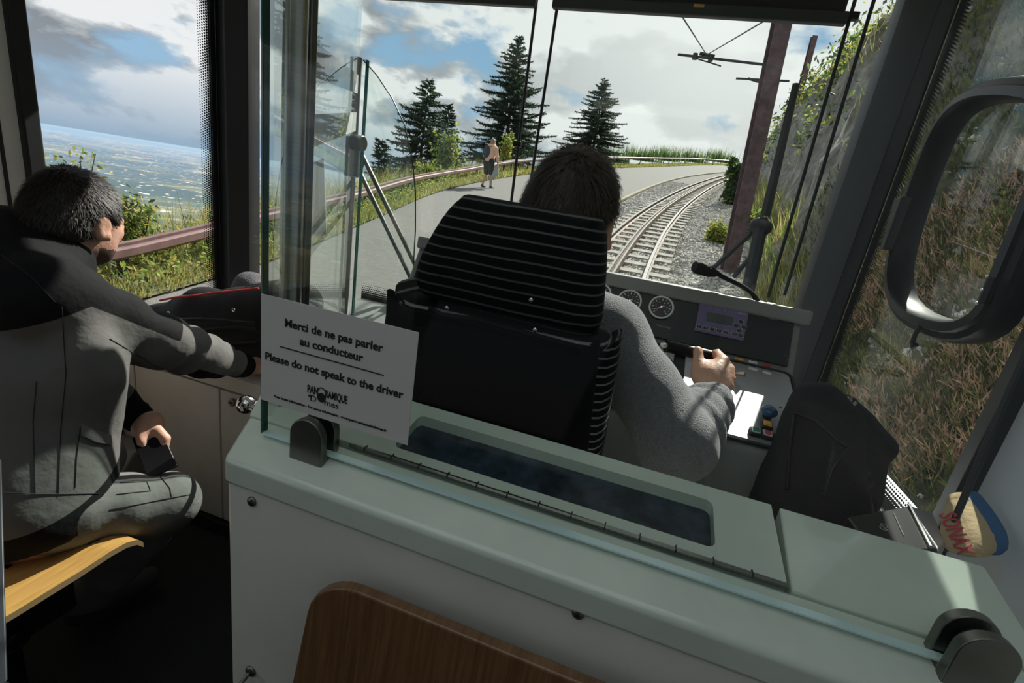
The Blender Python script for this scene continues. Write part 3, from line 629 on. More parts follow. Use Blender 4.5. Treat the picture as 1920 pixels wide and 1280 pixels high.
# wooden seat back leaning on the counter front
ws = thing('wooden_seat', (-.02, .30, 0), 'brown wooden seat back leaning against the front of the counter', 'seat')
wp = rr(-.262, .25, .42, .846, .055, 6); mb = MB(); n = len(wp)
def wy(z): return .352-.16*max(0, .80-z)**1.4-(.0 if z < .8 else .0)
mb.add([(x+(.03*(.846-z)/.42 if x > 0 else -.035*(.846-z)/.2*.5), wy(z), z) for x, z in wp]+[(x+(.03*(.846-z)/.42 if x > 0 else -.035*(.846-z)/.2*.5), wy(z)-.013, z) for x, z in wp],
   [tuple(range(n)), tuple(range(2*n-1, n-1, -1))]+[(i, i+n, (i+1) % n+n, (i+1) % n) for i in range(n)])
mb.build('backrest', 'wood_brown', ws, bevel=.003)
MB().box((-.27, -.04, .39), (.26, .30, .41)).build('seat_plank', 'wood_brown', ws, bevel=.005); MB().box((-.05, .0, 0), (.05, .30, .39)).build('pedestal', 'black', ws)
# ============================================================ driver's console
cn = thing('driver_console', (-.12, 1.1, 0), 'grey driver console with black instrument panel and metal control plate', 'console')
cx0, cx1 = -.60, .345
MB().prism([(cx0, .83, .45), (cx0, .815, .86), (cx0, .835, .905), (cx0, 1.1, .988), (cx0, 1.16, 1.095), (cx0, 1.40, 1.095), (cx0, 1.50, .8), (cx0, 1.50, 0), (cx0, 1.20, 0), (cx0, 1.1, .45)], (cx1-cx0, 0, 0)).build('body', 'console', cn, bevel=.012, seg=3)
MB().prism([(cx0, 1.143, 1.088), (cx0, 1.148, 1.120), (cx0, 1.30, 1.102), (cx0, 1.45, 1.07), (cx0, 1.45, 1.05)], (cx1+.012-cx0, 0, 0)).build('top_lip', 'console_lip', cn, bevel=.006, seg=3)
PO = Vector((0, 1.1, .995)); PU = Vector((0, .06, .105)).normalized(); PNn = Vector((1, 0, 0)).cross(PU)      # panel plane
def onp(px, py, lift=0): q = Vector(at(px, py, pl=(PO, PNn))); return (q.x, (q-PO).dot(PU))
PM = frame(PO, (1, 0, 0), PU)
pn = MB(PM).box((cx0+.02, .004, -.002), (cx1-.018, .110, .004)).build('instrument_panel', 'panel_black', cn, bevel=.002)
for i, (px, py) in enumerate(((1124, 553), (1180, 566), (1239, 578))):
    u, v = onp(px, py); r = .0262
    g = MB(PM).cyl((u, v, .004), (u, v, .0085), r, 36).build('gauge', 'gauge_face', cn, smooth=True)
    a_ = np.linspace(0, 2*math.pi, 37)[:-1]
    MB(PM).tube([(u+r*math.cos(a), v+r*math.sin(a), .0085) for a in a_], .0022, 8, closed=True).build('bezel', 'print_white', g, smooth=True)
    tk = MB(PM)
    for k in range(13):
        a = math.radians(225-270*k/12); s0 = .0185 if k % 2 else .0165
        d = Vector((math.cos(a), math.sin(a), 0)); n_ = Vector((-d.y, d.x, 0))*(.0005 if k % 2 else .0008)
        tk.prism([Vector((u, v, .0087))+d*s0+n_, Vector((u, v, .0087))+d*s0-n_, Vector((u, v, .0087))+d*.0215-n_, Vector((u, v, .0087))+d*.0215+n_], (0, 0, .0003))
    tk.build('scale_marks', 'print_white', g)['kind'] = 'stuff'
    for k in range(0, 11, 2):
        a = math.radians(225-270*k/10); M = PM @ Matrix.Translation((u+.0125*math.cos(a), v+.0125*math.sin(a), .0088)); text(str(k), .0055, M, 'print_white', g, name='numeral')
    for m_, aa, ln in (('needle_red', math.radians((205, 215, 222)[i]), .014), ('print_white', math.radians((332, 212, 210)[i]), .019)):
        d = Vector((math.cos(aa), math.sin(aa), 0)); n_ = Vector((-d.y, d.x, 0)); o_ = Vector((u, v, .0092 if m_ == 'needle_red' else .0097)); w_ = .0022 if m_ == 'needle_red' else .0008
        MB(PM).prism([o_-d*.007+n_*w_*1.3, o_-d*.007-n_*w_*1.3, o_+d*ln-n_*w_*.4, o_+d*ln+n_*w_*.4], (0, 0, .0005)).build('needle', m_, g)
    MB(PM).cyl((u, v, .009), (u, v, .0115), .0022, 12).build('needle_hub', 'chrome', g, smooth=True)
text('Frein parking', .006, PM @ Matrix.Translation((*onp(1243, 613), .0045)), 'print_grey', cn, name='lettering')
# display with its keys
c0, c1, c2, c3 = onp(1312, 569), onp(1404, 587), onp(1391, 640), onp(1299, 622)
u0, u1, v0, v1 = (c0[0]+c3[0])/2, (c1[0]+c2[0])/2, (c3[1]+c2[1])/2, (c0[1]+c1[1])/2
dp = MB(PM).box((u0, v0, .003), (u1, v1, .008)).build('display_unit', 'purple', cn, bevel=.0015)
def du(a, b): return (u0+(u1-u0)*a, v0+(v1-v0)*b)
q = du(.20, .42); q2 = du(.72, .72); MB(PM).box((*q, .0075), (*q2, .0088)).build('screen', 'lcd', dp, bevel=.0008)
kw, kh = (u1-u0)*.042, (v1-v0)*.045
for nm, a, b_ in [('F%d' % (i+1), .085+i*.135, .17) for i in range(5)]+[('ESC', .80, .17), ('OK', .935, .17), ('+', .88, .62), ('-', .80, .46), ('>', .955, .46), ('v', .88, .31)]:
    x, y = du(a, b_); k = MB(PM).box((x-kw, y-kh, .0078), (x+kw, y+kh, .0098)).build('key', 'key', dp)
    MB(PM).tube([(x-kw*1.2, y-kh*1.3, .0083), (x+kw*1.2, y-kh*1.3, .0083), (x+kw*1.2, y+kh*1.3, .0083), (x-kw*1.2, y+kh*1.3, .0083)], .0004, 4, closed=True).build('key_outline', 'print_white', k)
    text(nm, .0042, PM @ Matrix.Translation((x, y, .0101)), 'print_grey', k, name='key_mark')
MB(PM).prism([(*du(.79, .87), .0082), (*du(.79, .91), .0082), (*du(.95, .91), .0082), (*du(.95, .87), .0082)], (0, 0, .0004)).build('maker_mark', 'print_grey', dp)
for a in (.22, .37, .52, .66): MB(PM).cyl((*du(a, .87), .0078), (*du(a, .87), .0086), .0009, 8).build('indicator', 'print_grey', dp)
for k in range(7): x, y = onp(1452, 600+k*6); MB(PM).box((x-.012, y-.0006, .0035), (x+.004, y+.0006, .0044)).build('speaker_slot', 'print_grey' if k == 0 else 'black', cn)
for q in ((1272, 549), (1470, 668), (1254, 628), (1462, 580)): MB(PM).ell((*onp(*q), .004), (.0022, .0022, .0014), 8, 6).build('screw', 'steel_dark', cn, smooth=True)
# control plate
QO = Vector((0, .85, .914)); QU = Vector((0, .25, .081)).normalized(); QN = Vector((1, 0, 0)).cross(QU); QM = frame(QO, (1, 0, 0), QU)
def onq(px, py): q = Vector(at(px, py, pl=(QO, QN))); return (q.x, (q-QO).dot(QU))
o_ = rr(-.50, cx1-.018, -.004, .238, .014, 4)
cp = MB(QM).prism([(x, y, -.004) for x, y in o_], (0, 0, .007)).build('control_plate', 'brushed_plate', cn, bevel=.0015)
MB(QM).tube([(x, y, .0015) for x, y in rr(-.505, cx1-.013, -.009, .243, .016, 4)], .0035, 6, closed=True).build('plate_rim', 'black', cn, smooth=True)
def button(px, py, m, cap=True):
    x, y = onq(px, py); s = .0092; k = MB(QM).box((x-s, y-s, .002), (x+s, y+s, .011)).build('push_button', 'black', cn, bevel=.0015)
    MB(QM).box((x-s*.78, y-s*.78, .0108), (x+s*.78, y+s*.78, .0135)).build('button_frame', 'but_white' if m != 'but_orange' else 'but_orange', k, bevel=.0012)
    MB(QM).box((x-s*.58, y-s*.58, .0130), (x+s*.58, y+s*.58, .0147)).build('button_cap', m, k, bevel=.0015)
button(1435, 803, 'but_orange'); button(1413, 815, 'but_green'); button(1435, 821, 'but_red'); button(1458, 827, 'but_green')
x, y = onq(1437, 783); kn = MB(QM).cyl((x, y, 0), (x, y, .012), .009, 16, r2=.0075).build('mushroom_button', 'black', cn, smooth=True)
MB(QM).ell((x, y, .016), (.0145, .0145, .009), 20, 12).build('blue_cap', 'blue_knob', kn, smooth=True)
for q in ((1462, 766), (1462, 807), (1424, 832), (1466, 690), (1240, 712)): MB(QM).ell((*onq(*q), .003), (.0028, .0028, .0016), 10, 6).build('plate_screw', 'steel_dark', cn, smooth=True)
for px, py, m_ in ((1385, 675, 'but_orange'), (1411, 681, 'print_white'), (1437, 688, 'red'), (1411, 694, 'print_white'), (1437, 701, 'print_white'), (1360, 671, 'print_grey')):
    x, y = onq(px, py); k = MB(QM).box((x-.0085, y-.004, .002), (x+.0085, y+.004, .0036)).build('name_plate', m_, cn); text('- - -', .004, QM @ Matrix.Translation((x, y, .0038)), 'ink', k, .011, name='engraving')
x, y = onq(1378, 712); tg = MB(QM).tube([(x-.016, y+.008, .006), (x, y, .016), (x+.012, y-.006, .022)], [.003, .004, .0055], 10).build('toggle', 'steel', cn, smooth=True)
# gooseneck microphone
mp_ = [(1424, 592, 1.09), (1424, 575, 1.075), (1412, 553, 1.06), (1390, 536, 1.05), (1362, 522, 1.04), (1338, 512, 1.03)]
Pm = [Vector(at(a, b_, t=c)) for a, b_, c in mp_]
mc = thing('gooseneck_microphone', tuple(Pm[0]), 'black gooseneck microphone bent over the instrument panel', 'microphone')
D2 = dense(Pm, 4)[:21]
MB().tube(D2+[Pm[-1]], .0058, 10).build('gooseneck', 'black', mc, smooth=True)
hd = [Vector(at(a, b_, t=c)) for a, b_, c in ((1342, 513, 1.031), (1330, 509, 1.027), (1308, 501, 1.02), (1302, 499, 1.018))]
MB().tube(hd, [.0075, .0125, .0145, .011], 16).build('microphone_head', 'black_soft', mc, smooth=True)
MB().cyl(Pm[0]+Vector((0, .015, -.008)), Pm[0]+Vector((0, -.002, .004)), .010, 14).build('base_collar', 'black', mc, smooth=True)
MB().ell(hd[1]+Vector((0, -.012, .008)), .0016, 8, 6).build('screw', 'chrome', mc, smooth=True)
# traction lever
la, lb_ = Vector(at(1248, 648, t=.945)), Vector(at(1334, 668, t=.955))
lv = thing('traction_lever', tuple(at(1275, 725, pl=(QO, QN))), 'black traction lever with a horizontal cylindrical grip held by the driver', 'lever')
MB().cyl(la, lb_, .0125, 20).build('grip', 'black_gloss', lv, bevel=.0015)
dv = (la-lb_).normalized(); MB().tube([la, la+dv*.006, la+dv*.012], [.006, .005, .003], 10).build('grip_tip', 'chrome', lv, smooth=True)
st_ = Vector(at(1268, 742, pl=(QO, QN))); mid = la.lerp(lb_, .35)
MB().prism([st_+Vector((-.013, 0, -.01)), st_+Vector((.013, 0, -.01)), mid+Vector((.011, .005, -.01)), mid+Vector((-.011, .005, -.01))], (0, .012, 0)).build('stem', 'black', lv, bevel=.002)
q0 = Vector(at(1248, 660, t=.955)); q1 = Vector(at(1275, 700, t=.965)); MB().tube([q0, q0.lerp(q1, .6), q0.lerp(q1, .61), q1], [.002, .002, .0045, .0045], 10).build('linkage', 'chrome', lv, smooth=True)
MB().box(tuple(st_-Vector((.05, .012, .012))), tuple(st_+Vector((.022, .11, .006)))).build('slot_plate', 'panel_black', lv, bevel=.002)

# ============================================================ things on the right
def R_(a, b_, c): return np.array([a, b_, c], float)
bk = thing('backpack', (.40, .86, .795), 'black backpack standing on the ledge between console and side window', 'backpack')
def box_axes(yaw, pitch=0):
    return np.array((Matrix.Rotation(yaw, 3, 'Z') @ Matrix.Rotation(pitch, 3, 'X')).transposed())
T = .80
def pk(px, py, t=T): return at(px, py, t=t)
prims = [B(pk(1535, 760, .83), pk(1500, 930, .76), .040, .055, .03), B(pk(1525, 765, .84), pk(1570, 800, .80), .034, .036, .03), B(pk(1570, 805, .80), pk(1560, 950, .73), .036, .05, .03), B(pk(1510, 800, .82), pk(1470, 960, .74), .03, .05, .03), B(pk(1545, 860, .77), pk(1500, 960, .72), .035, .045, .03)]
body = blob('main_body', prims, 'bag', bk, .006, noise=[(.0035, 45, 3), (.002, 90, 5)])
flap = [pk(1578, 748, .86), pk(1592, 745, .86), pk(1665, 828, .80), pk(1672, 850, .79), pk(1640, 880, .78), pk(1600, 850, .80), pk(1575, 790, .84)]
blob('front_pocket', [B(pk(1585, 757, .86), pk(1652, 838, .81), .018, .020, .02), B(pk(1650, 840, .81), pk(1615, 905, .77), .020, .022, .02), B(pk(1600, 800, .83), pk(1612, 930, .75), .026, .03, .03)], 'bag', bk, .005, noise=[(.002, 70, 8)])
zp = dense([Vector(pk(1548, 735, .825)), Vector(pk(1575, 770, .79)), Vector(pk(1598, 815, .765)), Vector(pk(1590, 870, .735)), Vector(pk(1575, 930, .70))], 4)[:17]
MB().tube(zp, .0028, 6).build('zip', 'black_gloss', bk, smooth=True)
MB().tube([pk(1605, 880, .73), pk(1630, 890, .735), pk(1638, 905, .735), pk(1625, 915, .73)], .004, 6).build('strap', 'black', bk, smooth=True)
for k, (px, py) in enumerate(((1570, 757), (1575, 762), (1578, 772), (1584, 766))):
    c = pk(px, py, .835); MB().prism([c, c+R_(.012, .0, .018), c+R_(.016, .002, .014), c+R_(.006, .003, -.016)], (0, .0015, 0)).build('paper_edge', 'paper', bk)
# ticket device behind the counter
tk = thing('ticket_device', (.40, .66, .80), 'dark grey electronic device lying behind the counter right end', 'device')
tpx = [at(1588, 967, z=.935), at(1705, 946, z=.935), at(1762, 1030, z=.935), at(1640, 1040, z=.935)]
tpp = [Vector(q) for q in tpx]
MB().prism(tpp, (0, 0, -.14)).build('casing', 'black_gloss', tk, bevel=.004)
sp_ = [Vector(at(1703, 945, z=.936)), Vector(at(1750, 958, z=.93)), Vector(at(1775, 1020, z=.92)), Vector(at(1762, 1032, z=.936))]
MB().prism(sp_, (0, 0, -.13)).build('side_cover', 'brushed_plate', tk, bevel=.005)
q0, q1 = Vector(at(1704, 946, z=.937)), Vector(at(1745, 1025, z=.937)); MB().tube([q0, q1], .0022, 6).build('bright_edge', 'chrome', tk, smooth=True)
q0, q1 = Vector(at(1676, 962, z=.936)), Vector(at(1694, 1003, z=.936)); MB().tube([q0, q1], .0006, 5).build('groove', 'print_grey', tk)
Mx = frame(at(1658, 988, z=.9365), tuple(at(1660, 980, z=.936)-at(1656, 996, z=.936)), tuple(at(1640, 985, z=.936)-at(1676, 991, z=.936))); text('GO', .012, Mx, 'print_grey', tk)
# sponge
sg = thing('car_sponge', (.48, .68, .90), 'beige and blue car sponge with red letters leaning on the wall', 'sponge')
SP = [Vector(at(x, y, t=tt)) for x, y, tt in ((1783, 935, .655), (1800, 930, .66), (1846, 1003, .60), (1838, 1045, .585), (1772, 1022, .615))]; SP = [p-Vector((.012, .006, 0)) for p in SP]
SPd = dense(SP, 3)
o_ = pillow(SPd, (.030, .012, .004), 'tan_face', 'sponge_tan', sg, .03)
o_ = pillow([p+Vector((.022, .010, .004)) for p in SPd], (.022, .010, .002), 'blue_back', 'sponge_blue', sg, .02)
nn = (SP[2]-SP[0]).cross(SP[3]-SP[0]).normalized(); nn = -nn if nn.x > 0 else nn
ctr = sum(SP, Vector())/5; pl_ = (ctr, nn); ux = Vector(at(1812, 1042, pl=pl_)-at(1776, 968, pl=pl_)).normalized(); uy = nn.cross(ux)
text('SONAX', .026, frame(Vector(at(1793, 1002, pl=pl_))+nn*.004, ux, uy), 'sponge_red', sg, .062, .0004)
# ============================================================ left side: cabinet, bench, box
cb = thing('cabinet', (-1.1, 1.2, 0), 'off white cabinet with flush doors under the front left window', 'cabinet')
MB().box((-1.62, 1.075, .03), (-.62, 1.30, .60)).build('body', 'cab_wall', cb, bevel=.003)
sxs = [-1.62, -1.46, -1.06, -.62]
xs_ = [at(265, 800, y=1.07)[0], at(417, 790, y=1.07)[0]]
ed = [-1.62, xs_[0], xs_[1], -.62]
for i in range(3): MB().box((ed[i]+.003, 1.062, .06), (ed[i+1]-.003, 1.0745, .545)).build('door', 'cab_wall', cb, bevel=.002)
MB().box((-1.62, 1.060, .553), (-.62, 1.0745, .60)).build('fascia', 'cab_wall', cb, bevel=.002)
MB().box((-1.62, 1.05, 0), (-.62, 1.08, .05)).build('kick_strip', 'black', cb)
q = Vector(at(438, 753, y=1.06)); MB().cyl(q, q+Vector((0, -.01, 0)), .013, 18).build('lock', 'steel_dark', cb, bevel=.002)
MB().box(tuple(q+Vector((-.005, -.013, -.002))), tuple(q+Vector((.005, -.01, .002)))).build('key_slot', 'black', cb)
q = Vector(at(462, 758, y=.93)); kb = MB().ell(q, .026, 20, 14).build('knob', 'chrome', gt, smooth=True); kb['label'] = 'round polished knob'
MB().cyl(q, D0+DD*.45+Vector((0, 0, q.z)), .008, 12).build('knob_shank', 'steel', kb, smooth=True)
hb = thing('heater_box', tuple(at(225, 890, y=1.0)), 'dark grey box with sloping front low beside the cabinet', 'box')
q0, q1 = at(200, 808, y=1.04), at(250, 880, y=.99)
MB().prism([(q0[0]-.2, 1.06, 0), (q0[0]-.2, .95, 0), (q0[0]-.2, .95, q1[2]), (q0[0]-.2, 1.0, q0[2]), (q0[0]-.2, 1.06, q0[2])], (q1[0]-q0[0]+.2, 0, 0)).build('casing', 'console', hb, bevel=.012)
q = at(228, 808, y=1.062); MB().ell(q, .006, 10, 7).build('screw', 'steel_dark', hb, smooth=True)
# bench with slotted plywood seat
bn = thing('bench', (-1.15, .45, 0), 'light plywood bench seat with slots under the seated man', 'bench')
prof = [(.10, .455), (.25, .437), (.40, .432), (.50, .434), (.555, .438), (.585, .436), (.605, .428), (.618, .412)]
xr, xl = -.915, -1.60; slots = [(.515, -1.02), (.455, -1.03), (.395, -1.04), (.335, -1.05)]
mb = MB(); th = .013
def pz(y):
    for (a, za), (b_, zb_) in zip(prof, prof[1:]):
        if a <= y <= b_: return za+(zb_-za)*(y-a)/(b_-a)
    return prof[-1][1]
ys = sorted(set([p_[0] for p_ in prof]+[v for s_, _ in slots for v in (s_-.006, s_+.006)]))
for a, b_ in zip(ys, ys[1:]):
    xs0 = xr
    m_ = (a+b_)/2; sl_ = [s_ for s_ in slots if abs(s_[0]-m_) < .005]
    segs = [(xl, xr)] if not sl_ else [(sl_[0][1], xr), (xl, sl_[0][1]-.28)]
    for u, w in segs: mb.add([(u, a, pz(a)-th), (w, a, pz(a)-th), (w, b_, pz(b_)-th), (u, b_, pz(b_)-th), (u, a, pz(a)), (w, a, pz(a)), (w, b_, pz(b_)), (u, b_, pz(b_))], [(0, 3, 2, 1), (4, 5, 6, 7), (0, 1, 5, 4), (1, 2, 6, 5), (2, 3, 7, 6), (3, 0, 4, 7)])
mb.build('seat_board', 'wood', bn)
MB().add([(xr+.0006, y, z) for y, z in prof]+[(xr+.0006, y, z-th) for y, z in prof]+[(xr-.001, y, z) for y, z in prof]+[(xr-.001, y, z-th) for y, z in prof],
   [(i, i+1, i+1+len(prof), i+len(prof)) for i in range(len(prof)-1)]+[(i+2*len(prof), i+1+2*len(prof), i+1+3*len(prof), i+3*len(prof)) for i in range(len(prof)-1)]).build('ply_edge', 'wood_edge', bn)
q = at(174, 1014, z=.438); MB().ell((q[0], q[1], .437), (.012, .012, .004), 14, 8).build('cap_screw', 'steel_dark', bn, smooth=True)
MB().box((-1.55, .14, .30), (-.97, .52, .425)).build('support_frame', 'black', bn, bevel=.01)
MB().box((-1.3, .18, 0), (-1.1, .48, .30)).build('pedestal', 'black', bn)
q = Vector(at(30, 1200, z=.33)); a_ = np.linspace(0, 2*math.pi, 21)[:-1]
rg = thing('folding_wheel', tuple(q), 'black ring-shaped end of a tube below the bench edge', 'tube end')
MB().tube([q+Vector((.003, .016*math.cos(a), .016*math.sin(a))) for a in a_], .005, 8, closed=True).build('ring', 'black_gloss', rg, smooth=True); MB().cyl(q+Vector((-.12, 0, 0)), q, .014, 16).build('tube', 'black', rg, smooth=True)
q = at(-6, 1100, z=.44); q2 = at(16, 1100, z=.44)
sdp = thing('seat_side_post', (q2[0]-.03, q2[1], 0), 'dark upright seat side frame at the lower left edge', 'post')
a0, a1 = at(6, 860, t=.74), at(19, 1280, t=.62)
MB().prism([a0, a0+R_(-.06, .0, 0), R_(a1[0]-.06, a1[1], 0.02), R_(a1[0], a1[1], .02)] if False else [a0, a0+R_(-.08, -.02, 0), a1+R_(-.08, -.02, 0), a1, ], (-.012, -.03, 0)).build('frame', 'pillar', sdp, bevel=.004)
a2 = a1+(a1-a0)*.35; MB().prism([a1, a1+R_(-.08, -.02, 0), R_(a1[0]-.08, a1[1]-.02, 0), R_(a1[0], a1[1], 0)], (-.012, -.03, 0)).build('lower_leg', 'pillar', sdp)
# jacket heaped on the ledge and the grey cap
jk = thing('folded_jacket', (-1.25, 1.2, .60), 'black jacket with red piping heaped on the cabinet top', 'jacket')
jp = lambda px, py, y=1.2: at(px, py, y=y)
blob('cloth', [B(jp(290, 590), jp(380, 575), .035, .06, .05), B(jp(380, 580), jp(560, 570), .06, .075, .05), B(jp(300, 620), jp(560, 640), .06, .08, .06), B(jp(340, 655, 1.18), jp(560, 680, 1.18), .06, .06, .05), E(jp(440, 625, 1.22), (.25, .12, .10), k=.05), CUT((0, 0, .603), (0, 0, -1))], 'bag', jk, .008, noise=[(.006, 26, 4), (.004, 55, 9)])
rp = [Vector(jp(x, y, 1.105)) for x, y in ((300, 563), (330, 557), (372, 553), (400, 549), (440, 545), (485, 540))]
MB().tube(rp, .0035, 6).build('red_piping', 'red', jk, smooth=True)
for q in ((316, 587), (438, 581)):
    q = Vector(jp(*q, 1.09)); MB().tube([q+Vector((.005*math.cos(a), 0, .005*math.sin(a))) for a in np.linspace(0, 6.283, 13)[:-1]], .0016, 6, closed=True).build('snap_ring', 'chrome', jk, smooth=True)
for i, (pts_) in enumerate((((290, 603), (380, 598), (480, 606)), ((370, 622), (430, 614), (482, 616)), ((400, 652), (440, 644), (482, 642)))):
    MB().tube(dense([Vector(jp(x, y, 1.085+.005*i)) for x, y in pts_]+[Vector(jp(pts_[-1][0]+60, pts_[-1][1], 1.09))], 4)[:9], .005, 6).build('fold', 'bag', jk, smooth=True)
hc = thing('knitted_cap', tuple(jp(470, 545, 1.25)), 'grey woollen cap lying on top of the folded jacket', 'cap')
blob('cap', [E(jp(470, 530, 1.27), (.05, .05, .038)), B(jp(445, 550, 1.24), jp(530, 540, 1.24), .026, .03, .03)], 'cloth_grey', hc, .006, noise=[(.002, 80, 2)])
# ============================================================ people
def axes(fwd, up=(0, 0, 1)):
    f_ = Vector(fwd).normalized(); u_ = Vector(up); r_ = f_.cross(u_).normalized(); u_ = r_.cross(f_); return np.array([r_[:], f_[:], u_[:]])
def head_prims(c, A, s=1.):
    c = np.array(c, float); L = lambda r, f_, u: c+(r*A[0]+f_*A[1]+u*A[2])*s
    el = lambda p, R, k=.02: E(L(*p), tuple(x*s for x in R), A, k)
    pr = [el((0, -.012, .02), (.076, .096, .092)), el((0, .03, -.035), (.060, .062, .075), .03), el((0, .055, -.082), (.034, .034, .028), .025), el((0, .03, -.06), (.055, .05, .05), .03)]
    pr += [el((0, .094, -.03), (.014, .018, .02), .012), B(L(0, .088, .012), L(0, .108, -.032), .008*s, .013*s, .012)]
    for q in (-1, 1):
        pr += [el((q*.028, .082, .016), (.018, .012, .008), .012), el((q*.03, .075, -.018), (.02, .02, .018), .02), SUBE(L(q*.032, .094, .0), (.014*s, .01*s, .009*s), A, .008)]
        pr += [el((q*.032, .088, .0), (.011, .01, .009), .005)]
        pr += [el((q*.079, -.008, -.012), (.009, .021, .033), .006), SUBE(L(q*.088, -.004, -.008), (.006*s, .012*s, .02*s), A, .004), el((q*.084, .004, -.03), (.007, .009, .012), .005)]
    pr += [el((0, .092, -.064), (.022, .010, .006), .008), el((0, .090, -.074), (.020, .010, .006), .006)]
    return pr, L
def hair_on(name, parent, c, A, m, s=1., nape=-.05, front=.05, n=7000, ln=.014, seed=1, crown=(0, -.05, .09)):
    r = np.random.default_rng(seed); c = np.array(c, float); L = lambda q, f_, u: c+(q*A[0]+f_*A[1]+u*A[2])*s
    pr = [E(L(0, -.012, .022), np.array((.083, .103, .099))*s, A), E(L(0, -.055, -.02), np.array((.068, .058, .065))*s, A, .03),
          CUT(L(0, front, .0), A[1]*.9-A[2]*.62), CUT(L(0, -.03, nape), -A[2]*.9+A[1]*.34)]
    for q in (-1, 1): pr.append(SUBE(L(q*.09, .03, -.03), np.array((.03, .05, .05))*s, A, .01))
    for q in (-1, 1): pr.append(SUBE(L(q*.088, -.008, -.022), np.array((.022, .03, .045))*s, A, .01))
    o = blob(name, pr, m, parent, .005*s**.5, noise=[(.0012, 150, seed), (.0018, 60, seed+1)])
    me = o.data; nv = len(me.vertices); co = np.empty(nv*3); me.vertices.foreach_get('co', co); co = co.reshape(-1, 3); no_ = np.empty(nv*3); me.vertices.foreach_get('normal', no_); no_ = no_.reshape(-1, 3)
    lp = (co-c)@A.T/s; ok = np.where(((no_@A[2]) > -.75) & (lp[:, 1] < front+.005) & (lp[:, 2] > nape+.012))[0]
    i = r.choice(ok, n); p = co[i]+r.normal(size=(n, 3))*.0015; nn_ = no_[i]
    cr = L(*crown); away = p-cr; away -= (away*nn_).sum(1)[:, None]*nn_; away /= np.linalg.norm(away, axis=1)[:, None]+1e-9
    d = nn_*.26+away*.85+r.normal(size=(n, 3))*.15-np.array((0, 0, .08)); d /= np.linalg.norm(d, axis=1)[:, None]
    l = ln*s*(.6+.7*r.random(n))[:, None]; w = np.cross(d, nn_); w /= np.linalg.norm(w, axis=1)[:, None]+1e-9; w *= .0011*s**.5
    h_ = tris('hair_strands', np.stack([p-w-nn_*.001, p+w-nn_*.001, p+d*l], 1), m, o); h_['kind'] = 'stuff'; h_['label'] = 'short cropped hair strands'
    return o
def finger(pr, pts, r): 
    for a, b_, r0, r1 in zip(pts, pts[1:], r, r[1:]): pr.append(B(a, b_, r0, r1, .004))

# ---- the driver
Hc = np.array(at(1068, 408, t=.80)); HA = axes((.12, 1, -.05), (.10, .05, 1))
pr, HL = head_prims(Hc, HA, .92)
neck = HL(0, -.02, -.11); S0 = np.array((-.175, .80, 1.06)); SR = np.array((-.035, .80, 1.055)); SLf = np.array((-.335, .81, 1.055))
EL, WR = at(1268, 828, t=.72), at(1337, 748, t=.875)
ch, hips = np.array((-.18, .79, .90)), np.array((-.19, .79, .60))
HD = at(1330, 706, t=.905)
sp_b = [B(HL(0, -.02, -.05), S0, .052, .058, .03), B(S0, ch, .07, .10, .05), B(ch, hips, .10, .10, .05), B(S0, SR, .05, .045, .04), B(S0, SLf, .05, .045, .04), B(SR, EL, .042, .036, .03), B(EL, WR, .034, .024, .02),
   B(SLf, (-.42, .76, .88), .042, .036, .03), B((-.42, .76, .88), (-.30, .98, .93), .034, .026, .02), B(hips, (-.08, 1.15, .58), .08, .055, .03), B(hips, (-.30, 1.15, .58), .08, .055, .03), B((-.08, 1.15, .58), (-.06, 1.18, .10), .05, .04, .02), B((-.30, 1.15, .58), (-.31, 1.18, .10), .05, .04, .02), B((-.06, 1.15, .06), (-.05, 1.27, .05), .04, .03, .02), B((-.31, 1.15, .06), (-.31, 1.27, .05), .04, .03, .02)]
gx = (lb_-la).normalized(); gd = np.array(gx)
hand = [B(WR, HD, .024, .030, .02, flat=((0, .3, 1), 1.25)), E(at(1332, 700, t=.905), (.034, .036, .022), axes((.15, 1, .35)), .015)]
th_ = [at(1312, 708, t=.90), at(1309, 682, t=.912), at(1309, 656, t=.925)]; finger(hand, th_, (.015, .0115, .0095))
ft = [([(1345, 690), (1356, 676), (1344, 663), (1336, 667)], (.895, .91, .945, .965)), ([(1355, 700), (1366, 692), (1352, 676), (1340, 680)], (.888, .90, .94, .965)),
      ([(1358, 712), (1367, 708), (1352, 694), (1340, 697)], (.882, .893, .93, .955)), ([(1356, 724), (1364, 724), (1350, 710), (1338, 710)], (.876, .885, .92, .945))]
for (pp, tt) in ft: finger(hand, [at(*a, t=b_) for a, b_ in zip(pp, tt)], (.0125, .0115, .0100, .0085))
lh = [E((-.285, 1.0, .945), (.032, .04, .02), None, .015)]
for k in range(4): finger(lh, [(-.305+.017*k, 1.03, .945), (-.305+.017*k, 1.06, .955-.004*k), (-.305+.017*k, 1.075, .935)], (.010, .009, .008))
finger(lh, [(-.262, .99, .945), (-.245, 1.02, .95), (-.245, 1.04, .945)], (.011, .010, .008))
dr = blob('person', pr+sp_b+hand+lh, ['skin', 'beard', 'shoe'], None, .0055, matfn=lambda c: np.where(c[:, 2] < .12, 2, 0))
tag(dr, 'driver in a grey fleece seen from behind holding the traction lever', 'person')
hair_on('hair', dr, Hc, HA, 'hair_brown', .92, nape=-.065, front=.045, n=9000, ln=.015, seed=4)
el2 = EL+(WR-EL)*.5; cuff = WR+(WR-EL)/np.linalg.norm(WR-EL)*.002
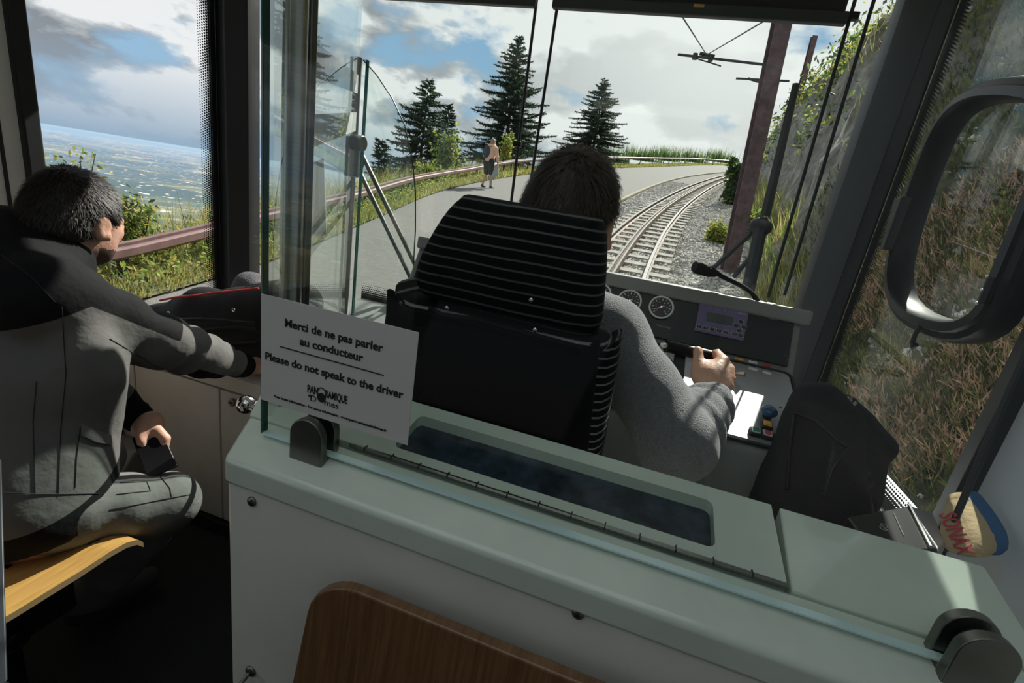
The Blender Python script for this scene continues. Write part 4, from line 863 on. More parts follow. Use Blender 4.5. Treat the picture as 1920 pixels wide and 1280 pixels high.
flc = [B(HL(0, -.03, -.115), S0, .060, .085, .03), B(S0, ch, .095, .125, .06), B(ch, hips, .125, .13, .06), B(S0, SR+np.array((-.012, 0, 0)), .07, .060, .05), B(S0, SLf, .07, .062, .05),
  B(SR, EL, .058, .056, .035, .0025, 70), B(EL, el2, .054, .047, .03, .010, 105, 1.), B(el2, cuff, .047, .035, .02, .008, 120, 2.), B(SLf, (-.42, .76, .88), .058, .052, .03, .003, 70), B((-.42, .76, .88), (-.31, .96, .928), .05, .036, .03, .004, 130),
  CUT(cuff, (WR-EL)) if False else B(S0, ch, .09, .12, .05)]
blob('fleece_sweater', flc, 'fleece', dr, .006, noise=[(.0022, 40, 3), (.0012, 110, 6)])
blob('trousers', [B(hips, (-.08, 1.15, .58), .10, .075, .04), B(hips, (-.30, 1.15, .58), .10, .075, .04), B((-.08, 1.15, .58), (-.06, 1.18, .12), .07, .06, .03), B((-.30, 1.15, .58), (-.31, 1.18, .12), .07, .06, .03)], 'denim', dr, .012)

# ---- the seated man on the left
Hc2 = np.array(at(146, 408, t=1.10)); A2 = axes((-.22, 1.0, -.22), (.03, .2, 1))
pr, H2 = head_prims(Hc2, A2, .92)
sR, sL = at(95, 560, t=.95), at(-50, 450, t=1.16); sC = (sR+sL)/2+np.array((0, 0, .02))
eR, wR = at(300, 640, t=1.14), at(462, 688, t=1.42)
hR = at(482, 684, t=1.47)
wL = at(246, 770, t=1.18); hL = at(284, 815, t=1.17); eL = at(150, 700, t=1.10)
pel = at(70, 940, t=.98); kR = at(312, 942, t=1.14); kL = kR+np.array((-.28, .02, .02)); fR = at(150, 1130, z=.08); fL = fR+np.array((-.25, .1, 0))
chs = at(80, 730, t=1.0)
skel = [B(H2(0, -.03, -.06), sC, .055, .06, .03), B(sC, chs, .09, .11, .05), B(chs, pel, .11, .12, .05), B(sC, sR, .06, .05, .04), B(sC, sL, .06, .05, .04), B(sR, eR, .045, .038, .03), B(eR, wR, .036, .025, .02), B(sL, eL, .045, .036, .03), B(eL, wL, .034, .025, .02),
  B(pel+np.array((.05, 0, -.01)), kR, .065, .05, .03), B(pel+np.array((-.09, 0, -.01)), kL, .065, .05, .03), B(kR, fR, .05, .038, .02), B(kL, fL, .05, .038, .02), B(fR-np.array((0, 0, .03)), fR+np.array((.03, .15, -.035)), .035, .03, .02), B(fL-np.array((0, 0, .03)), fL+np.array((.0, .15, -.035)), .035, .03, .02)]
hn = [B(wR, hR, .024, .026, .02), E(hR, (.03, .042, .018), axes((.3, 1, -.1)), .012)]
for k in range(4):
    o_ = np.array((.018*(k-1.5), 0, 0)); finger(hn, [hR+o_+np.array((.012, .025, 0)), hR+o_*1.25+np.array((.03, .062, -.004)), hR+o_*1.3+np.array((.04, .085, -.02))], (.0105, .0095, .008))
finger(hn, [hR+np.array((.02, -.015, -.008)), hR+np.array((.045, .0, -.012)), hR+np.array((.062, .02, -.014))], (.012, .010, .0085))
hn += [B(wL, hL, .025, .027, .02, flat=((1, .3, 0), 1.3)), E(at(278, 800, t=1.17), (.020, .034, .042), axes((.3, 1, -.4)), .012)]
ft = [[(296, 806), (310, 822), (308, 845), (300, 852)], [(290, 816), (302, 838), (298, 858), (292, 862)], [(280, 822), (288, 846), (286, 864), (282, 868)], [(270, 824), (276, 848), (276, 862), (274, 866)]]
for i, pp in enumerate(ft): finger(hn, [at(*a, t=1.165-.006*j+.004*i) for j, a in enumerate(pp)], (.0125, .0115, .0095, .008))
finger(hn, [at(262, 800, t=1.15), at(266, 828, t=1.14), at(276, 852, t=1.14)], (.013, .011, .009))
def skinmat(c):
    l = (c-Hc2)@A2.T; j = (l[:, 2] < -.035) & (l[:, 2] > -.13) & (l[:, 1] > .0-.35*(l[:, 2]+.05)) & (np.abs(l).max(1) < .2) & ~((l[:, 2] > -.058) & (l[:, 1] < .075)); return np.where(c[:, 2] < .12, 2, j.astype(int))
mn = blob('person', pr+skel+hn, ['skin', 'beard', 'shoe'], None, .0058, matfn=skinmat)
tag(mn, 'seated man in grey workwear leaning forward and looking out ahead', 'person')
hair_on('hair', mn, Hc2, A2, 'hair', .92, nape=-.052, front=.036, n=14000, ln=.016, seed=9)
cR = wR-(wR-eR)/np.linalg.norm(wR-eR)*.018
hem = np.array((0, 0, .50))
jac = [B(H2(0, -.045, -.10), H2(0, -.05, -.13), .066, .072, .03), B(H2(0, -.05, -.13), sC, .072, .085, .04), B(sC, chs, .105, .125, .06), B(chs, pel+np.array((.0, .0, .0)), .125, .135, .06), B(sC, sR, .08, .078, .05), B(sC, sL, .085, .075, .05),
  B(sR, eR, .080, .062, .04, .005, 55, 1.), B(eR, (eR+cR)/2, .062, .054, .03, .009, 75, 2.), B((eR+cR)/2, cR, .054, .036, .03, .006, 90, 3.), B(sL, eL, .07, .06, .04, .003, 60), B(eL, wL-(wL-hL)*.3, .058, .038, .03, .003, 80),
  E(at(170, 700, t=.98), (.05, .06, .10), None, .05), CUT((0, .5, .472), (0, .25, -1))]
def jacmask(c):
    mn_ = np.minimum; nm = lambda v: np.linalg.norm(v, axis=1)
    f_ = np.maximum((c[:, 2]-(.90+.30*(c[:, 1]-.62)+.25*(c[:, 0]+1.08)))*.9, .19-nm(c-Hc2))
    def along(a, b_):
        ax_ = b_-a; t_ = (c-a)@ax_/(ax_@ax_); return t_, c-(a+np.clip(t_, 0, 1)[:, None]*ax_), np.linalg.norm(ax_)
    t_, sd_, L_ = along(sR, eR); f_ = np.maximum(f_, mn_(mn_((t_-.05)*L_, (1.0-t_)*L_), mn_(sd_[:, 2]-.018, .12-nm(sd_))))
    t_, sd_, L_ = along(eR, cR); f_ = np.maximum(f_, mn_((t_-.9)*L_, .09-nm(sd_))); f_ = np.maximum(f_, mn_(mn_((t_-.35)*L_, (1.1-t_)*L_), mn_(-sd_[:, 2]-.034, .09-nm(sd_))))
    f_ = np.maximum(f_, mn_(.53+.25*(c[:, 1]-.5)-c[:, 2], .75-c[:, 1]))
    t_, sd_, L_ = along(eL, wL); f_ = np.maximum(f_, mn_((t_-.7)*L_, .07-nm(sd_)))
    return np.clip(f_*25+.5, 0, 1)
blob('work_jacket', jac, 'work_cloth', mn, .0055, noise=[(.005, 22, 5), (.0035, 48, 8)], mask=jacmask)
tr = [B(pel+np.array((.05, 0, -.01)), kR, .080, .068, .04, .004, 60, .5), B(pel+np.array((-.09, 0, -.01)), kL, .085, .068, .04), B(kR, fR, .066, .055, .03, .004, 60), B(kL, fL, .066, .055, .03), E(pel, (.13, .11, .07), None, .04), CUT((0, 0, .09), (0, 0, -1))]
blob('work_trousers', tr, 'work_grey', mn, .008, noise=[(.004, 30, 2), (.002, 70, 4)])
wt = thing('wrist_watch', tuple(wL), 'black watch on the left wrist of the seated man', 'watch')
dW = Vector(hL-wL).normalized(); cW = Vector(wL)+dW*.008; u_ = dW.orthogonal().normalized(); v_ = dW.cross(u_)
MB().tube([cW+(u_*math.cos(a)+v_*math.sin(a))*.0305 for a in np.linspace(0, 6.2832, 25)[:-1]], .007, 6, closed=True, flat=None).build('strap', 'black', wt, smooth=True)
fc = cW+(Vector(CAM)-cW).normalized()*.004+Vector((.004, -.006, .032)); Mw = frame(fc, (1, .4, 0), (-.3, .6, .5)); MB(Mw).cyl((0, 0, -.006), (0, 0, .006), .0185, 24).build('watch_case', 'black_gloss', wt, bevel=.0015)
ph = thing('phone', tuple(at(292, 850, t=1.12)), 'dark smartphone held in the seated man\'s lowered left hand', 'phone')
Mp = frame(at(290, 848, t=1.135), tuple(at(301, 872, t=1.12)-at(281, 826, t=1.15)), tuple(Vector((.5, .75, .2))))
MB(Mp).box((-.062, -.030, -.004), (.062, .030, .004)).build('case', 'black', ph, bevel=.003); MB(Mp).box((-.060, -.028, .0035), (.060, .028, .0046)).build('screen', 'black_gloss', ph)

# seams, pocket and stitching that follow the cloth
from mathutils.bvhtree import BVHTree
def on_cloth(o, pts, lift=.001, step=6):
    tr_ = BVHTree.FromPolygons([v.co for v in o.data.vertices], [tuple(p.vertices) for p in o.data.polygons]); out = []
    for (a, b_) in zip(pts, pts[1:]):
        for k in range(step):
            u = k/step; d = Vector(ray(a[0]+(b_[0]-a[0])*u, a[1]+(b_[1]-a[1])*u)).normalized(); hit = tr_.ray_cast(Vector(CAM), d)
            if hit[0] is not None: out.append(hit[0]+hit[1]*lift)
    return [p for i, p in enumerate(out) if i == 0 or (p-out[i-1]).length < .05]
jo = next(o for o in mn.children if o.name.startswith('work_jacket')); to = next(o for o in mn.children if o.name.startswith('work_trousers'))
for pts in (((116, 575), (124, 700), (114, 800), (108, 955)), ((3, 478), (60, 520), (112, 575)), ((205, 635), (290, 685), (350, 705)), ((150, 800), (143, 860), (140, 925)), ((2, 922), (60, 926), (120, 926), (198, 925)), ((66, 925), (62, 790), (70, 700))):
    P = on_cloth(jo, pts)
    if len(P) > 3: MB().tube(P, .0008, 5).build('seam', 'work_black', jo, smooth=True)
fp = on_cloth(jo, ((150, 796), (178, 808), (207, 818)), .003, 8); fq = on_cloth(jo, ((150, 815), (178, 829), (207, 834)), .005, 8); n_ = min(len(fp), len(fq))
if n_ > 3: MB().grid([fp[:n_], fq[:n_], [q+Vector((-.002, .004, 0)) for q in fq[:n_]], [q+Vector((-.002, .004, 0)) for q in fp[:n_]]]).build('pocket_flap', 'work_grey', jo, smooth=True)
for pts in (((205, 955), (260, 945), (310, 935), (366, 925)), ((300, 893), (318, 915), (322, 935)), ((225, 905), (275, 903), (282, 920), (205, 928))):
    P = on_cloth(to, pts)
    if len(P) > 3: MB().tube(P, .0008, 5).build('seam', 'work_black', to, smooth=True)
bo = next(o for o in bk.children if o.name.startswith('main_body'))
for pts in (((1490, 775), (1530, 790), (1572, 830), (1590, 840)), ((1590, 840), (1560, 880), (1540, 940)), ((1490, 780), (1480, 860), (1475, 930))):
    P = on_cloth(bo, pts, .0015)
    if len(P) > 3: MB().tube(P, .0022, 6).build('piping', 'black_gloss', bo, smooth=True)
# ============================================================ outdoors
def spl(xs, ys):
    xs, ys = np.array(xs, float), np.array(ys, float); m = np.gradient(ys, xs)
    def f_(x):
        x = np.asarray(x, float); i = np.clip(np.searchsorted(xs, x)-1, 0, len(xs)-2); h_ = xs[i+1]-xs[i]; t = (x-xs[i])/h_; tc_ = np.clip(t, 0, 1)
        r = (2*tc_**3-3*tc_**2+1)*ys[i]+(tc_**3-2*tc_**2+tc_)*h_*m[i]+(-2*tc_**3+3*tc_**2)*ys[i+1]+(tc_**3-tc_**2)*h_*m[i+1]
        return r+np.where(t > 1, (x-xs[-1])*m[-1], 0)+np.where(t < 0, (x-xs[0])*m[0], 0)
    return f_
TX = spl([-20, 0, 9.3, 12.5, 17, 25.4, 39, 52, 66, 90], [-.56, -.56, -.56, -.42, -.06, .94, 3.06, 5.6, 9.2, 17.5])
GX = spl([-20, 2, 5.1, 9.3, 13, 21.8, 32.8, 54, 75, 101], [-5.2, -5.1, -5.1, -5.85, -6.6, -6.9, -5.4, -.75, 4.2, 11.7])
RX_ = spl([-20, 0, 10, 19, 32.4, 62.5, 101], [-2.35, -2.35, -2.15, -1.62, -.24, 6.3, 19])
def zg(y): return -.9+.144*np.asarray(y, float)
YS = np.concatenate([np.linspace(-12, 24, 73), np.linspace(25, 100, 51)])
def strip(name, fa, fb, n, dz, m, label, prof=None, smooth=True):
    mb = MB(); rows = []
    for y in YS:
        a, c = float(fa(y)), float(fb(y)); rows.append([(a+(c-a)*k/n, y, float(zg(y))+(dz if prof is None else prof(k/n, a+(c-a)*k/n, y))) for k in range(n+1)])
    return struct(mb.grid(rows).build(name, m, smooth=smooth), label)
strip('road', lambda y: RX_(y)+.05, lambda y: GX(y)-.3, 4, .0, 'asphalt', 'grey asphalt road running beside the railway track')
strip('track_bed', lambda y: TX(y)+2.5, lambda y: RX_(y)-.05, 8, -.03, 'ballast', 'grey gravel bed of the railway track', prof=lambda k, x, y: -.10 if abs(x-TX(y)) < 1.3 else -.04)
kb_ = MB(); rows = []
for y in YS[YS > 3]: rows.append([(float(RX_(y))+o_, y, float(zg(y))+z_) for o_, z_ in ((-.06, -.02), (-.06, .05), (.07, .05), (.07, -.02))])
mat('kerb', (.30, .27, .18), .9, var=.3, vs=8)
struct(kb_.grid(rows).build('kerb', 'kerb'), 'yellowish kerb line between road and gravel')
def vprof(k, x, y):
    d = float(GX(y))-x
    return (.03+.05*math.sin(y*1.3+x*3)*min(1, d))-(0 if d < 2.2 else .75*(d-2.2)+.012*(d-2.2)**2)
mb = MB(); rows = []
for y in YS: rows.append([(float(GX(y))+.05-d, y, float(zg(y))+vprof(0, float(GX(y))+.05-d, y)) for d in (0, .4, .8, 1.2, 1.7, 2.3, 3, 4, 6, 9, 14, 22, 34)])
struct(mb.grid(rows).build('verge', 'earth', smooth=True), 'grassy verge along the outer edge of the road')
# right hillside: cut slope beside the cab, rock face further on
def hill(d, y):
    near = np.interp(d, [0, .35, .9, 1.7, 2.8, 4.2, 7, 14], [-.1, .25, 1.05, 2.3, 3.9, 5.3, 7.2, 9])
    far = np.interp(d, [0, .25, .55, .95, 1.5, 2.6, 5, 14], [-.1, .7, 2.3, 4.0, 5.0, 5.9, 7.6, 10])
    k = np.clip((y-4.5)/4, 0, 1); lowf = np.interp(y, [-20, 20, 32, 48, 70], [1, 1, .8, .45, .3]); return (near*(1-k)+far*k)*lowf
def hfoot(y): return float(TX(y))+np.interp(y, [-20, 3, 8, 14, 25, 40, 60], [1.75, 1.75, 2.3, 2.7, 2.45, 1.7, 1.5])
DS = np.concatenate([np.linspace(0, 3, 31), np.linspace(3.3, 14, 16)]); YH = np.concatenate([np.arange(-6, 16, .16), np.arange(16, 40, .45), np.arange(40, 76, 1.5)])
HP = np.zeros((len(YH), len(DS), 3))
for i, y in enumerate(YH):
    HP[i, :, 0] = hfoot(y)+DS; HP[i, :, 1] = y; HP[i, :, 2] = zg(y)+hill(DS, y)
P_ = HP.reshape(-1, 3).copy(); k_ = np.clip((P_[:, 1]-5)/4, 0, 1)
disp = (.16*nz(P_, 1.6, 11)+.10*nz(P_, 4.2, 12)+.06*nz(P_, 9, 13)+.03*nz(P_, 20, 14))*(1+.9*k_)
HP[..., 0] += -disp.reshape(HP.shape[:2])*.8; HP[..., 2] += (disp*.6).reshape(HP.shape[:2])
def rockmat():
    m = bpy.data.materials.new('hillside'); m.use_nodes = True; nt = m.node_tree; L = nt.links; b = nt.nodes['Principled BSDF']; b.inputs['Roughness'].default_value = .95
    tc = nd(nt, 'ShaderNodeTexCoord'); sp = nd(nt, 'ShaderNodeSeparateXYZ'); L.new(tc.outputs['Object'], sp.inputs[0])
    def N(s_, d_=8, r_=.62):
        n = nd(nt, 'ShaderNodeTexNoise'); n.inputs['Scale'].default_value = s_; n.inputs['Detail'].default_value = d_; n.inputs['Roughness'].default_value = r_; L.new(tc.outputs['Object'], n.inputs['Vector']); return n.outputs[0]
    rock = ramp(nt, N(2.6, 10, .72), [(.34, (.13, .125, .115)), (.46, (.27, .26, .24)), (.56, (.40, .385, .35)), (.68, (.60, .58, .54))])
    soil = ramp(nt, N(5, 8), [(.36, (.055, .06, .025)), (.5, (.13, .12, .055)), (.64, (.24, .19, .10))])
    far = mth(nt, 'MULTIPLY', mth(nt, 'SUBTRACT', sp.outputs[1], 4.5), .28, True)
    hi_ = mth(nt, 'SUBTRACT', sp.outputs[2], mth(nt, 'MULTIPLY', sp.outputs[1], .144))       # height over the track
    gr = nd(nt, 'ShaderNodeNewGeometry'); gz = nd(nt, 'ShaderNodeSeparateXYZ'); L.new(gr.outputs['Normal'], gz.inputs[0])
    steep = mth(nt, 'SUBTRACT', 1.0, mth(nt, 'MULTIPLY', mth(nt, 'SUBTRACT', gz.outputs[2], .30), 4.0, True))
    topv = mth(nt, 'SUBTRACT', 1.0, mth(nt, 'MULTIPLY', mth(nt, 'SUBTRACT', hi_, 2.9), 1.0, True))
    f_ = mth(nt, 'MULTIPLY', mth(nt, 'MULTIPLY', far, steep), topv)
    f_ = mth(nt, 'ADD', f_, mth(nt, 'MULTIPLY', mth(nt, 'GREATER_THAN', N(1.8, 7), .60), .55), True)
    L.new(mixc(nt, f_, soil, rock), b.inputs['Base Color'])
    bp_ = nd(nt, 'ShaderNodeBump'); bp_.inputs['Strength'].default_value = 1; bp_.inputs['Distance'].default_value = .08; L.new(N(9, 8, .7), bp_.inputs['Height']); L.new(bp_.outputs[0], b.inputs['Normal'])
    MT['hillside'] = m
rockmat()
hl = MB(); hl.grid([[tuple(p) for p in r] for r in HP], flip=True); struct(hl.build('hillside', 'hillside', smooth=False, fix=False), 'steep rocky hillside cut beside the track')
bpy.data.objects['hillside'].data.polygons.foreach_set('use_smooth', np.ones(len(bpy.data.objects['hillside'].data.polygons), bool))
# far below: the plain and its haze
def plain():
    m = bpy.data.materials.new('plain'); m.use_nodes = True; nt = m.node_tree; L = nt.links; b = nt.nodes['Principled BSDF']; b.inputs['Roughness'].default_value = 1
    tc = nd(nt, 'ShaderNodeTexCoord')
    mp = nd(nt, 'ShaderNodeMapping'); mp.inputs['Scale'].default_value = (.001, .001, .001); L.new(tc.outputs['Object'], mp.inputs[0])
    v = nd(nt, 'ShaderNodeTexVoronoi'); v.inputs['Scale'].default_value = 2.2; L.new(mp.outputs[0], v.inputs['Vector'])
    c = ramp(nt, v.outputs['Color'], [(.2, (.05, .085, .03)), (.45, (.13, .16, .06)), (.62, (.30, .26, .13)), (.8, (.09, .12, .05))])
    n = nd(nt, 'ShaderNodeTexNoise'); n.inputs['Scale'].default_value = .5; n.inputs['Detail'].default_value = 9; n.inputs['Roughness'].default_value = .65; L.new(mp.outputs[0], n.inputs['Vector'])
    c = mixc(nt, ramp(nt, n.outputs[0], [(.44, (1,)*3), (.56, (0,)*3)]), c, (.035, .065, .03))
    n2 = nd(nt, 'ShaderNodeTexNoise'); n2.inputs['Scale'].default_value = 7; n2.inputs['Detail'].default_value = 5; L.new(mp.outputs[0], n2.inputs['Vector'])
    c = mixc(nt, ramp(nt, n2.outputs[0], [(.63, (0,)*3), (.67, (1,)*3)]), c, (.75, .70, .64))
    L.new(c, b.inputs['Base Color']); MT['plain'] = m
plain()
mb = MB(); mb.grid([[(x, y, -720+60*math.sin(x*.0011+y*.0007)*math.sin(y*.0013)) for x in np.linspace(-70000, -300, 60)] for y in np.linspace(-20000, 90000, 60)]); struct(mb.build('plain', 'plain', smooth=True), 'hazy patchwork plain far below the mountain')
m = bpy.data.materials.new('haze'); m.use_nodes = True; nt = m.node_tree; nt.nodes.remove(nt.nodes['Principled BSDF'])
vs_ = nd(nt, 'ShaderNodeVolumeScatter'); vs_.inputs['Color'].default_value = (.07, .135, .36, 1); vs_.inputs['Density'].default_value = .00009
nt.links.new(vs_.outputs[0], nt.nodes['Material Output'].inputs['Volume']); MT['haze'] = m
hz = MB().box((-69000, -19000, -800), (-320, 89000, -60)).build('haze', 'haze'); tag(hz, 'blue atmospheric haze lying over the plain', 'haze', kind='stuff')
# near mountain flank below the verge
mb = MB(); rows = []
for y in np.linspace(-60, 260, 40): rows.append([(-32-d, y, float(zg(min(max(y, -12), 100)))-26-d*.55+4*math.sin(y*.05+d*.03)) for d in (0, 20, 50, 100, 180, 260)])
struct(mb.grid(rows).build('mountain_flank', 'slope', smooth=True), 'wooded flank of the mountain below the road')
mb = MB(); mb.add([(-60, -60, -12), (60, -60, -12), (60, -11, -2.6), (-60, -11, -2.6)], [(0, 1, 2, 3)]); struct(mb.build('rear_ground', 'earth'), 'ground behind the railcar')

# ---- railway track
tr_ = thing('railway_track', (float(TX(10)), 10, float(zg(10))), 'rack railway track curving away to the right', 'railway track')
YT = np.concatenate([np.arange(4, 30, .5), np.arange(30, 80, 1.2)])
def tvec(y): t = Vector((float(TX(y+.1)-TX(y-.1)), .2, .0288)).normalized(); return t, Vector((t.y, -t.x, 0)).normalized()
def sweep(off, prof, name, ms):
    rows = []
    for y in YT:
        t, nr = tvec(y); c = Vector((float(TX(y)), y, float(zg(y))-.03))+nr*off; rows.append([c+nr*u+Vector((0, 0, v)) for u, v in prof])
    mb = MB(); n = len(prof)
    for i in range(len(rows)-1):
        for k in range(n): mb.add([rows[i][k], rows[i][(k+1) % n], rows[i+1][(k+1) % n], rows[i+1][k]], [(0, 1, 2, 3)], 0 if prof[k][1] > .125 and prof[(k+1) % n][1] > .125 else 1)
    return mb.build(name, ms, tr_, fix=False)
rp_ = [(-.06, 0), (-.06, .015), (-.010, .03), (-.010, .10), (-.034, .12), (-.034, .137), (-.028, .145), (.028, .145), (.034, .137), (.034, .12), (.010, .10), (.010, .03), (.06, .015), (.06, 0)]
for s_ in (-.535, .535): sweep(s_, rp_, 'rail', ['rail_steel', 'rail_side'])
for s_ in (-.045, .045): sweep(s_, [(-.018, 0), (-.018, .165), (.018, .165), (.018, 0)], 'rack_bar', ['rack_steel', 'rail_side'])
sm = None; yy = 7.6; k = 0; first = None
tooth = None
while yy < 52:
    t, nr = tvec(yy); c = Vector((float(TX(yy)), yy, float(zg(yy))-.03))
    ang = math.atan2(-t.x, t.y)
    if sm is None:
        o = MB().add(*(lambda q: (q.v, q.f))(MB().prism([(-.92, -.12, -.10), (.92, -.12, -.10), (.92, .12, -.10), (-.92, .12, -.10)], (0, 0, .11)))).build('sleeper', 'sleeper', tr_, bevel=0); sm = o
    else: o = sm.copy(); COL.objects.link(o)
    o.matrix_parent_inverse = Matrix(); o.location = c-tr_.location+Vector((0, 0, .012)); o.rotation_euler = (math.atan(.144), 0, ang+random.uniform(-.01, .01)); yy += .62
V = []
for yy in np.arange(8, 22, .075):
    t, nr = tvec(yy); c = Vector((float(TX(yy)), yy, float(zg(yy))+.10)); a, b_ = c-nr*.05, c+nr*.05; w_ = t*.018
    V += [(a-w_, b_-w_, b_+w_), (a-w_, b_+w_, a+w_), (a-w_+Vector((0, 0, -.05)), b_-w_+Vector((0, 0, -.05)), b_-w_), (a-w_+Vector((0, 0, -.05)), b_-w_, a-w_)]
tris('rack_teeth', np.array([[tuple(p) for p in t] for t in V]), 'rack_steel', tr_)['kind'] = 'stuff'
# ballast stones
def stones(n, name, m, label, f_pos, smin, smax, cat='gravel'):
    base = np.array([(0, 0, .8), (.9, .1, .1), (.1, .9, -.1), (-.85, .2, .1), (-.1, -.9, .0), (.1, .1, -.7)]); F_ = np.array([(0, 1, 2), (0, 2, 3), (0, 3, 4), (0, 4, 1), (5, 2, 1), (5, 3, 2), (5, 4, 3), (5, 1, 4)])
    pos = f_pos(n); n = len(pos); s_ = rng.uniform(smin, smax, (n, 1, 1)); q = rng.normal(size=(n, 3, 3)); u = np.linalg.qr(q)[0]
    V = np.einsum('nij,kj->nki', u, base)*s_*rng.uniform(.7, 1.3, (n, 6, 1))+pos[:, None]
    return tag(tris(name, V[:, F_].reshape(-1, 3, 3), m), label, cat, kind='stuff')
def bedpos(n):
    y = 6.5+27*rng.random(n)**1.35; x = RX_(y)+.15+(TX(y)+2.6-RX_(y)-.15)*rng.random(n); d = np.abs(x-TX(y))
    ok = (np.abs(d-.535) > .06) & (d > .09) & ((d > .95) | (((y-7.6) % .62 > .16) & ((y-7.6) % .62 < .46)) | (rng.random(n) < .5))
    z = zg(y)-.05+np.where(d < 1.3, -.03, 0.0)+.02*rng.random(n)+np.where(d < .95, .02, 0); return np.stack([x, y, z], 1)[ok]
stones(22000, 'ballast_stones', 'stone', 'loose grey ballast stones around the rails', bedpos, .022, .055)
stones(5000, 'pale_stones', 'stone_pale', 'paler chippings strewn among the ballast', bedpos, .02, .045)

# ---- guard rail
def on_rail(y): return float(GX(y))-.62
GP = [(-3, 0.0), (2, .0), (3.6, 0), (6, 0), (9.1, 0), (12.8, 0), (17, 0), (21, 0), (26, 0), (32, 0), (38, 0), (45, 0), (54, 0), (66, 0), (80, 0), (96, 0)]
px_ = [(210, 470), (480, 402), (690, 362), (790, 337), (870, 318), (970, 300), (1130, 294), (1300, 297), (1390, 302)]
hh = []
for px, py in px_:                                                    # height of the beam above the road where it shows
    d = ray(px, py); best = min(np.linspace(3, 110, 4000), key=lambda t: abs(d[0]*t-on_rail(d[1]*t))); hh.append((d[1]*best, CAM[2]+d[2]*best-float(zg(d[1]*best))))
hh.sort(); HB = lambda y: float(np.interp(y, [h_[0] for h_ in hh], [min(.95, max(.40, h_[1])) for h_ in hh]))
gr_ = thing('guard_rail', (on_rail(10), 10, float(zg(10))), 'reddish brown roadside guard rail of long beams on dark posts', 'guard rail')
def beam(name, m, prof, y0, y1):
    rows = []
    for y in np.arange(y0, y1+.01, 1.0 if y0 < 30 else 2.0):
        t = Vector((on_rail(y+.1)-on_rail(y-.1), .2, 0)).normalized(); nr = Vector((t.y, -t.x, 0)); c = Vector((on_rail(y), y, float(zg(y))+HB(y))); rows.append([c+nr*u+Vector((0, 0, v)) for u, v in prof])
    n = len(prof); mb = MB(); mb.add([p for r in rows for p in r], [(i*n+k, i*n+(k+1) % n, (i+1)*n+(k+1) % n, (i+1)*n+k) for i in range(len(rows)-1) for k in range(n)]+[tuple(range(n)), tuple((len(rows)-1)*n+k for k in range(n))])
    return mb.build(name, m, gr_)
ys_ = [-3, 2, 6, 10, 14, 18, 22, 26, 30, 36, 42, 48, 56, 64, 74, 86, 98]
for a, b_ in zip(ys_, ys_[1:]):
    beam('beam', 'guard_wood', [(.06, -.13), (.085, -.10), (.085, -.02), (.06, 0), (.02, 0), (.0, -.02), (.0, -.11), (.02, -.13)], a, b_)
    beam('rear_beam', 'guard_wood', [(-.02, -.11), (-.02, .02), (-.06, .03), (-.10, .02), (-.10, -.10)], a, b_)
    if a > 20: beam('top_strip', 'galv', [(.07, .0), (.07, .012), (-.02, .03), (-.02, .02)], a, b_)
pm = None
for y in list(np.arange(-2.2, 30, 3.05))+list(np.arange(31, 96, 4)):
    if pm is None: pm = o = MB().box((-.055, -.05, -1.0), (.0, .05, -.02)).build('post', 'guard_post', gr_)
    else: o = pm.copy(); COL.objects.link(o)
    o.matrix_parent_inverse = Matrix(); o.location = Vector((on_rail(y), y, float(zg(y))+HB(y)))-gr_.location
    if 8 < y < 18: MB().box((on_rail(y)+.0, y-.03, float(zg(y))+HB(y)-.26), (on_rail(y)+.006, y+.03, float(zg(y))+HB(y)-.18)).build('reflector', 'print_white', gr_)

# ---- conifers
def conifer(name, base, H_, R_, label, seed, lean=0.):
    r = np.random.default_rng(seed); t = thing(name, base, label, 'tree', 'conifers beyond the guard rail'); b0 = np.array(base, float)
    MB().tube([b0, b0+np.array((lean*.5, 0, H_*.5)), b0+np.array((lean, 0, H_))], [H_*.018, H_*.011, .01], 8).build('trunk', 'bark', t, smooth=True)
    V = []; MI = []; br = MB(); nb = int(H_*30)
    for i in range(nb):
        lv = .05+.94*((i+r.random())/nb)**1.05; a = i*2.399+r.normal()*.35; L_ = R_*((1-lv)**.8)*(.55+.6*r.random())+.12; up = .30*lv+.06+r.normal()*.10
        o_ = b0+np.array((lean*lv, 0, H_*lv)); d = np.array((math.cos(a), math.sin(a), up)); d /= np.linalg.norm(d); s_ = np.array((-math.sin(a), math.cos(a), 0))
        dr_ = .22+.16*r.random(); pt = lambda u: o_+np.outer(u, d)*L_+np.outer(-dr_*L_*u*u+.16*L_*u**4, (0, 0, 1))
        if L_ > .6: br.tube(list(pt(np.array((0, .5, 1.)))), [.014, .009, .003], 4)
        m_ = max(6, int(L_*22)); u = (np.arange(m_)+r.random(m_))/m_; u = .12+.88*u; q = pt(u)
        for sg_ in (-1, 1, 0, 2):
            l = ((.11+.30*L_*(1-u)*.5+.07*r.random(m_))*(.6+.6*r.random(m_)))[:, None]
            if sg_ in (-1, 1): e = d*.7+s_*sg_*(.5+.6*r.random(m_))[:, None]+np.stack([0*u, 0*u, r.normal(size=m_)*.22-.12], 1)
            elif sg_ == 0: e = d*.35+r.normal(size=(m_, 3))*.3+np.array((0, 0, -.55))
            else: e = d*.7+r.normal(size=(m_, 3))*.25+np.array((0, 0, .35)); l = l*.7
            tip = q+e*l; w = np.cross(e, r.normal(size=(m_, 3))); w /= np.linalg.norm(w, axis=1)[:, None]+1e-9; w *= .032
            V.append(np.stack([q-w, q+w, tip], 1)); MI.append((r.random(m_) < (.45 if sg_ == 2 else .16)).astype(int))
    br.build('branches', 'bark', t)
    f_ = tris('foliage', np.concatenate(V), ['needles', 'needles_tip'], t, np.concatenate(MI)); f_['kind'] = 'stuff'
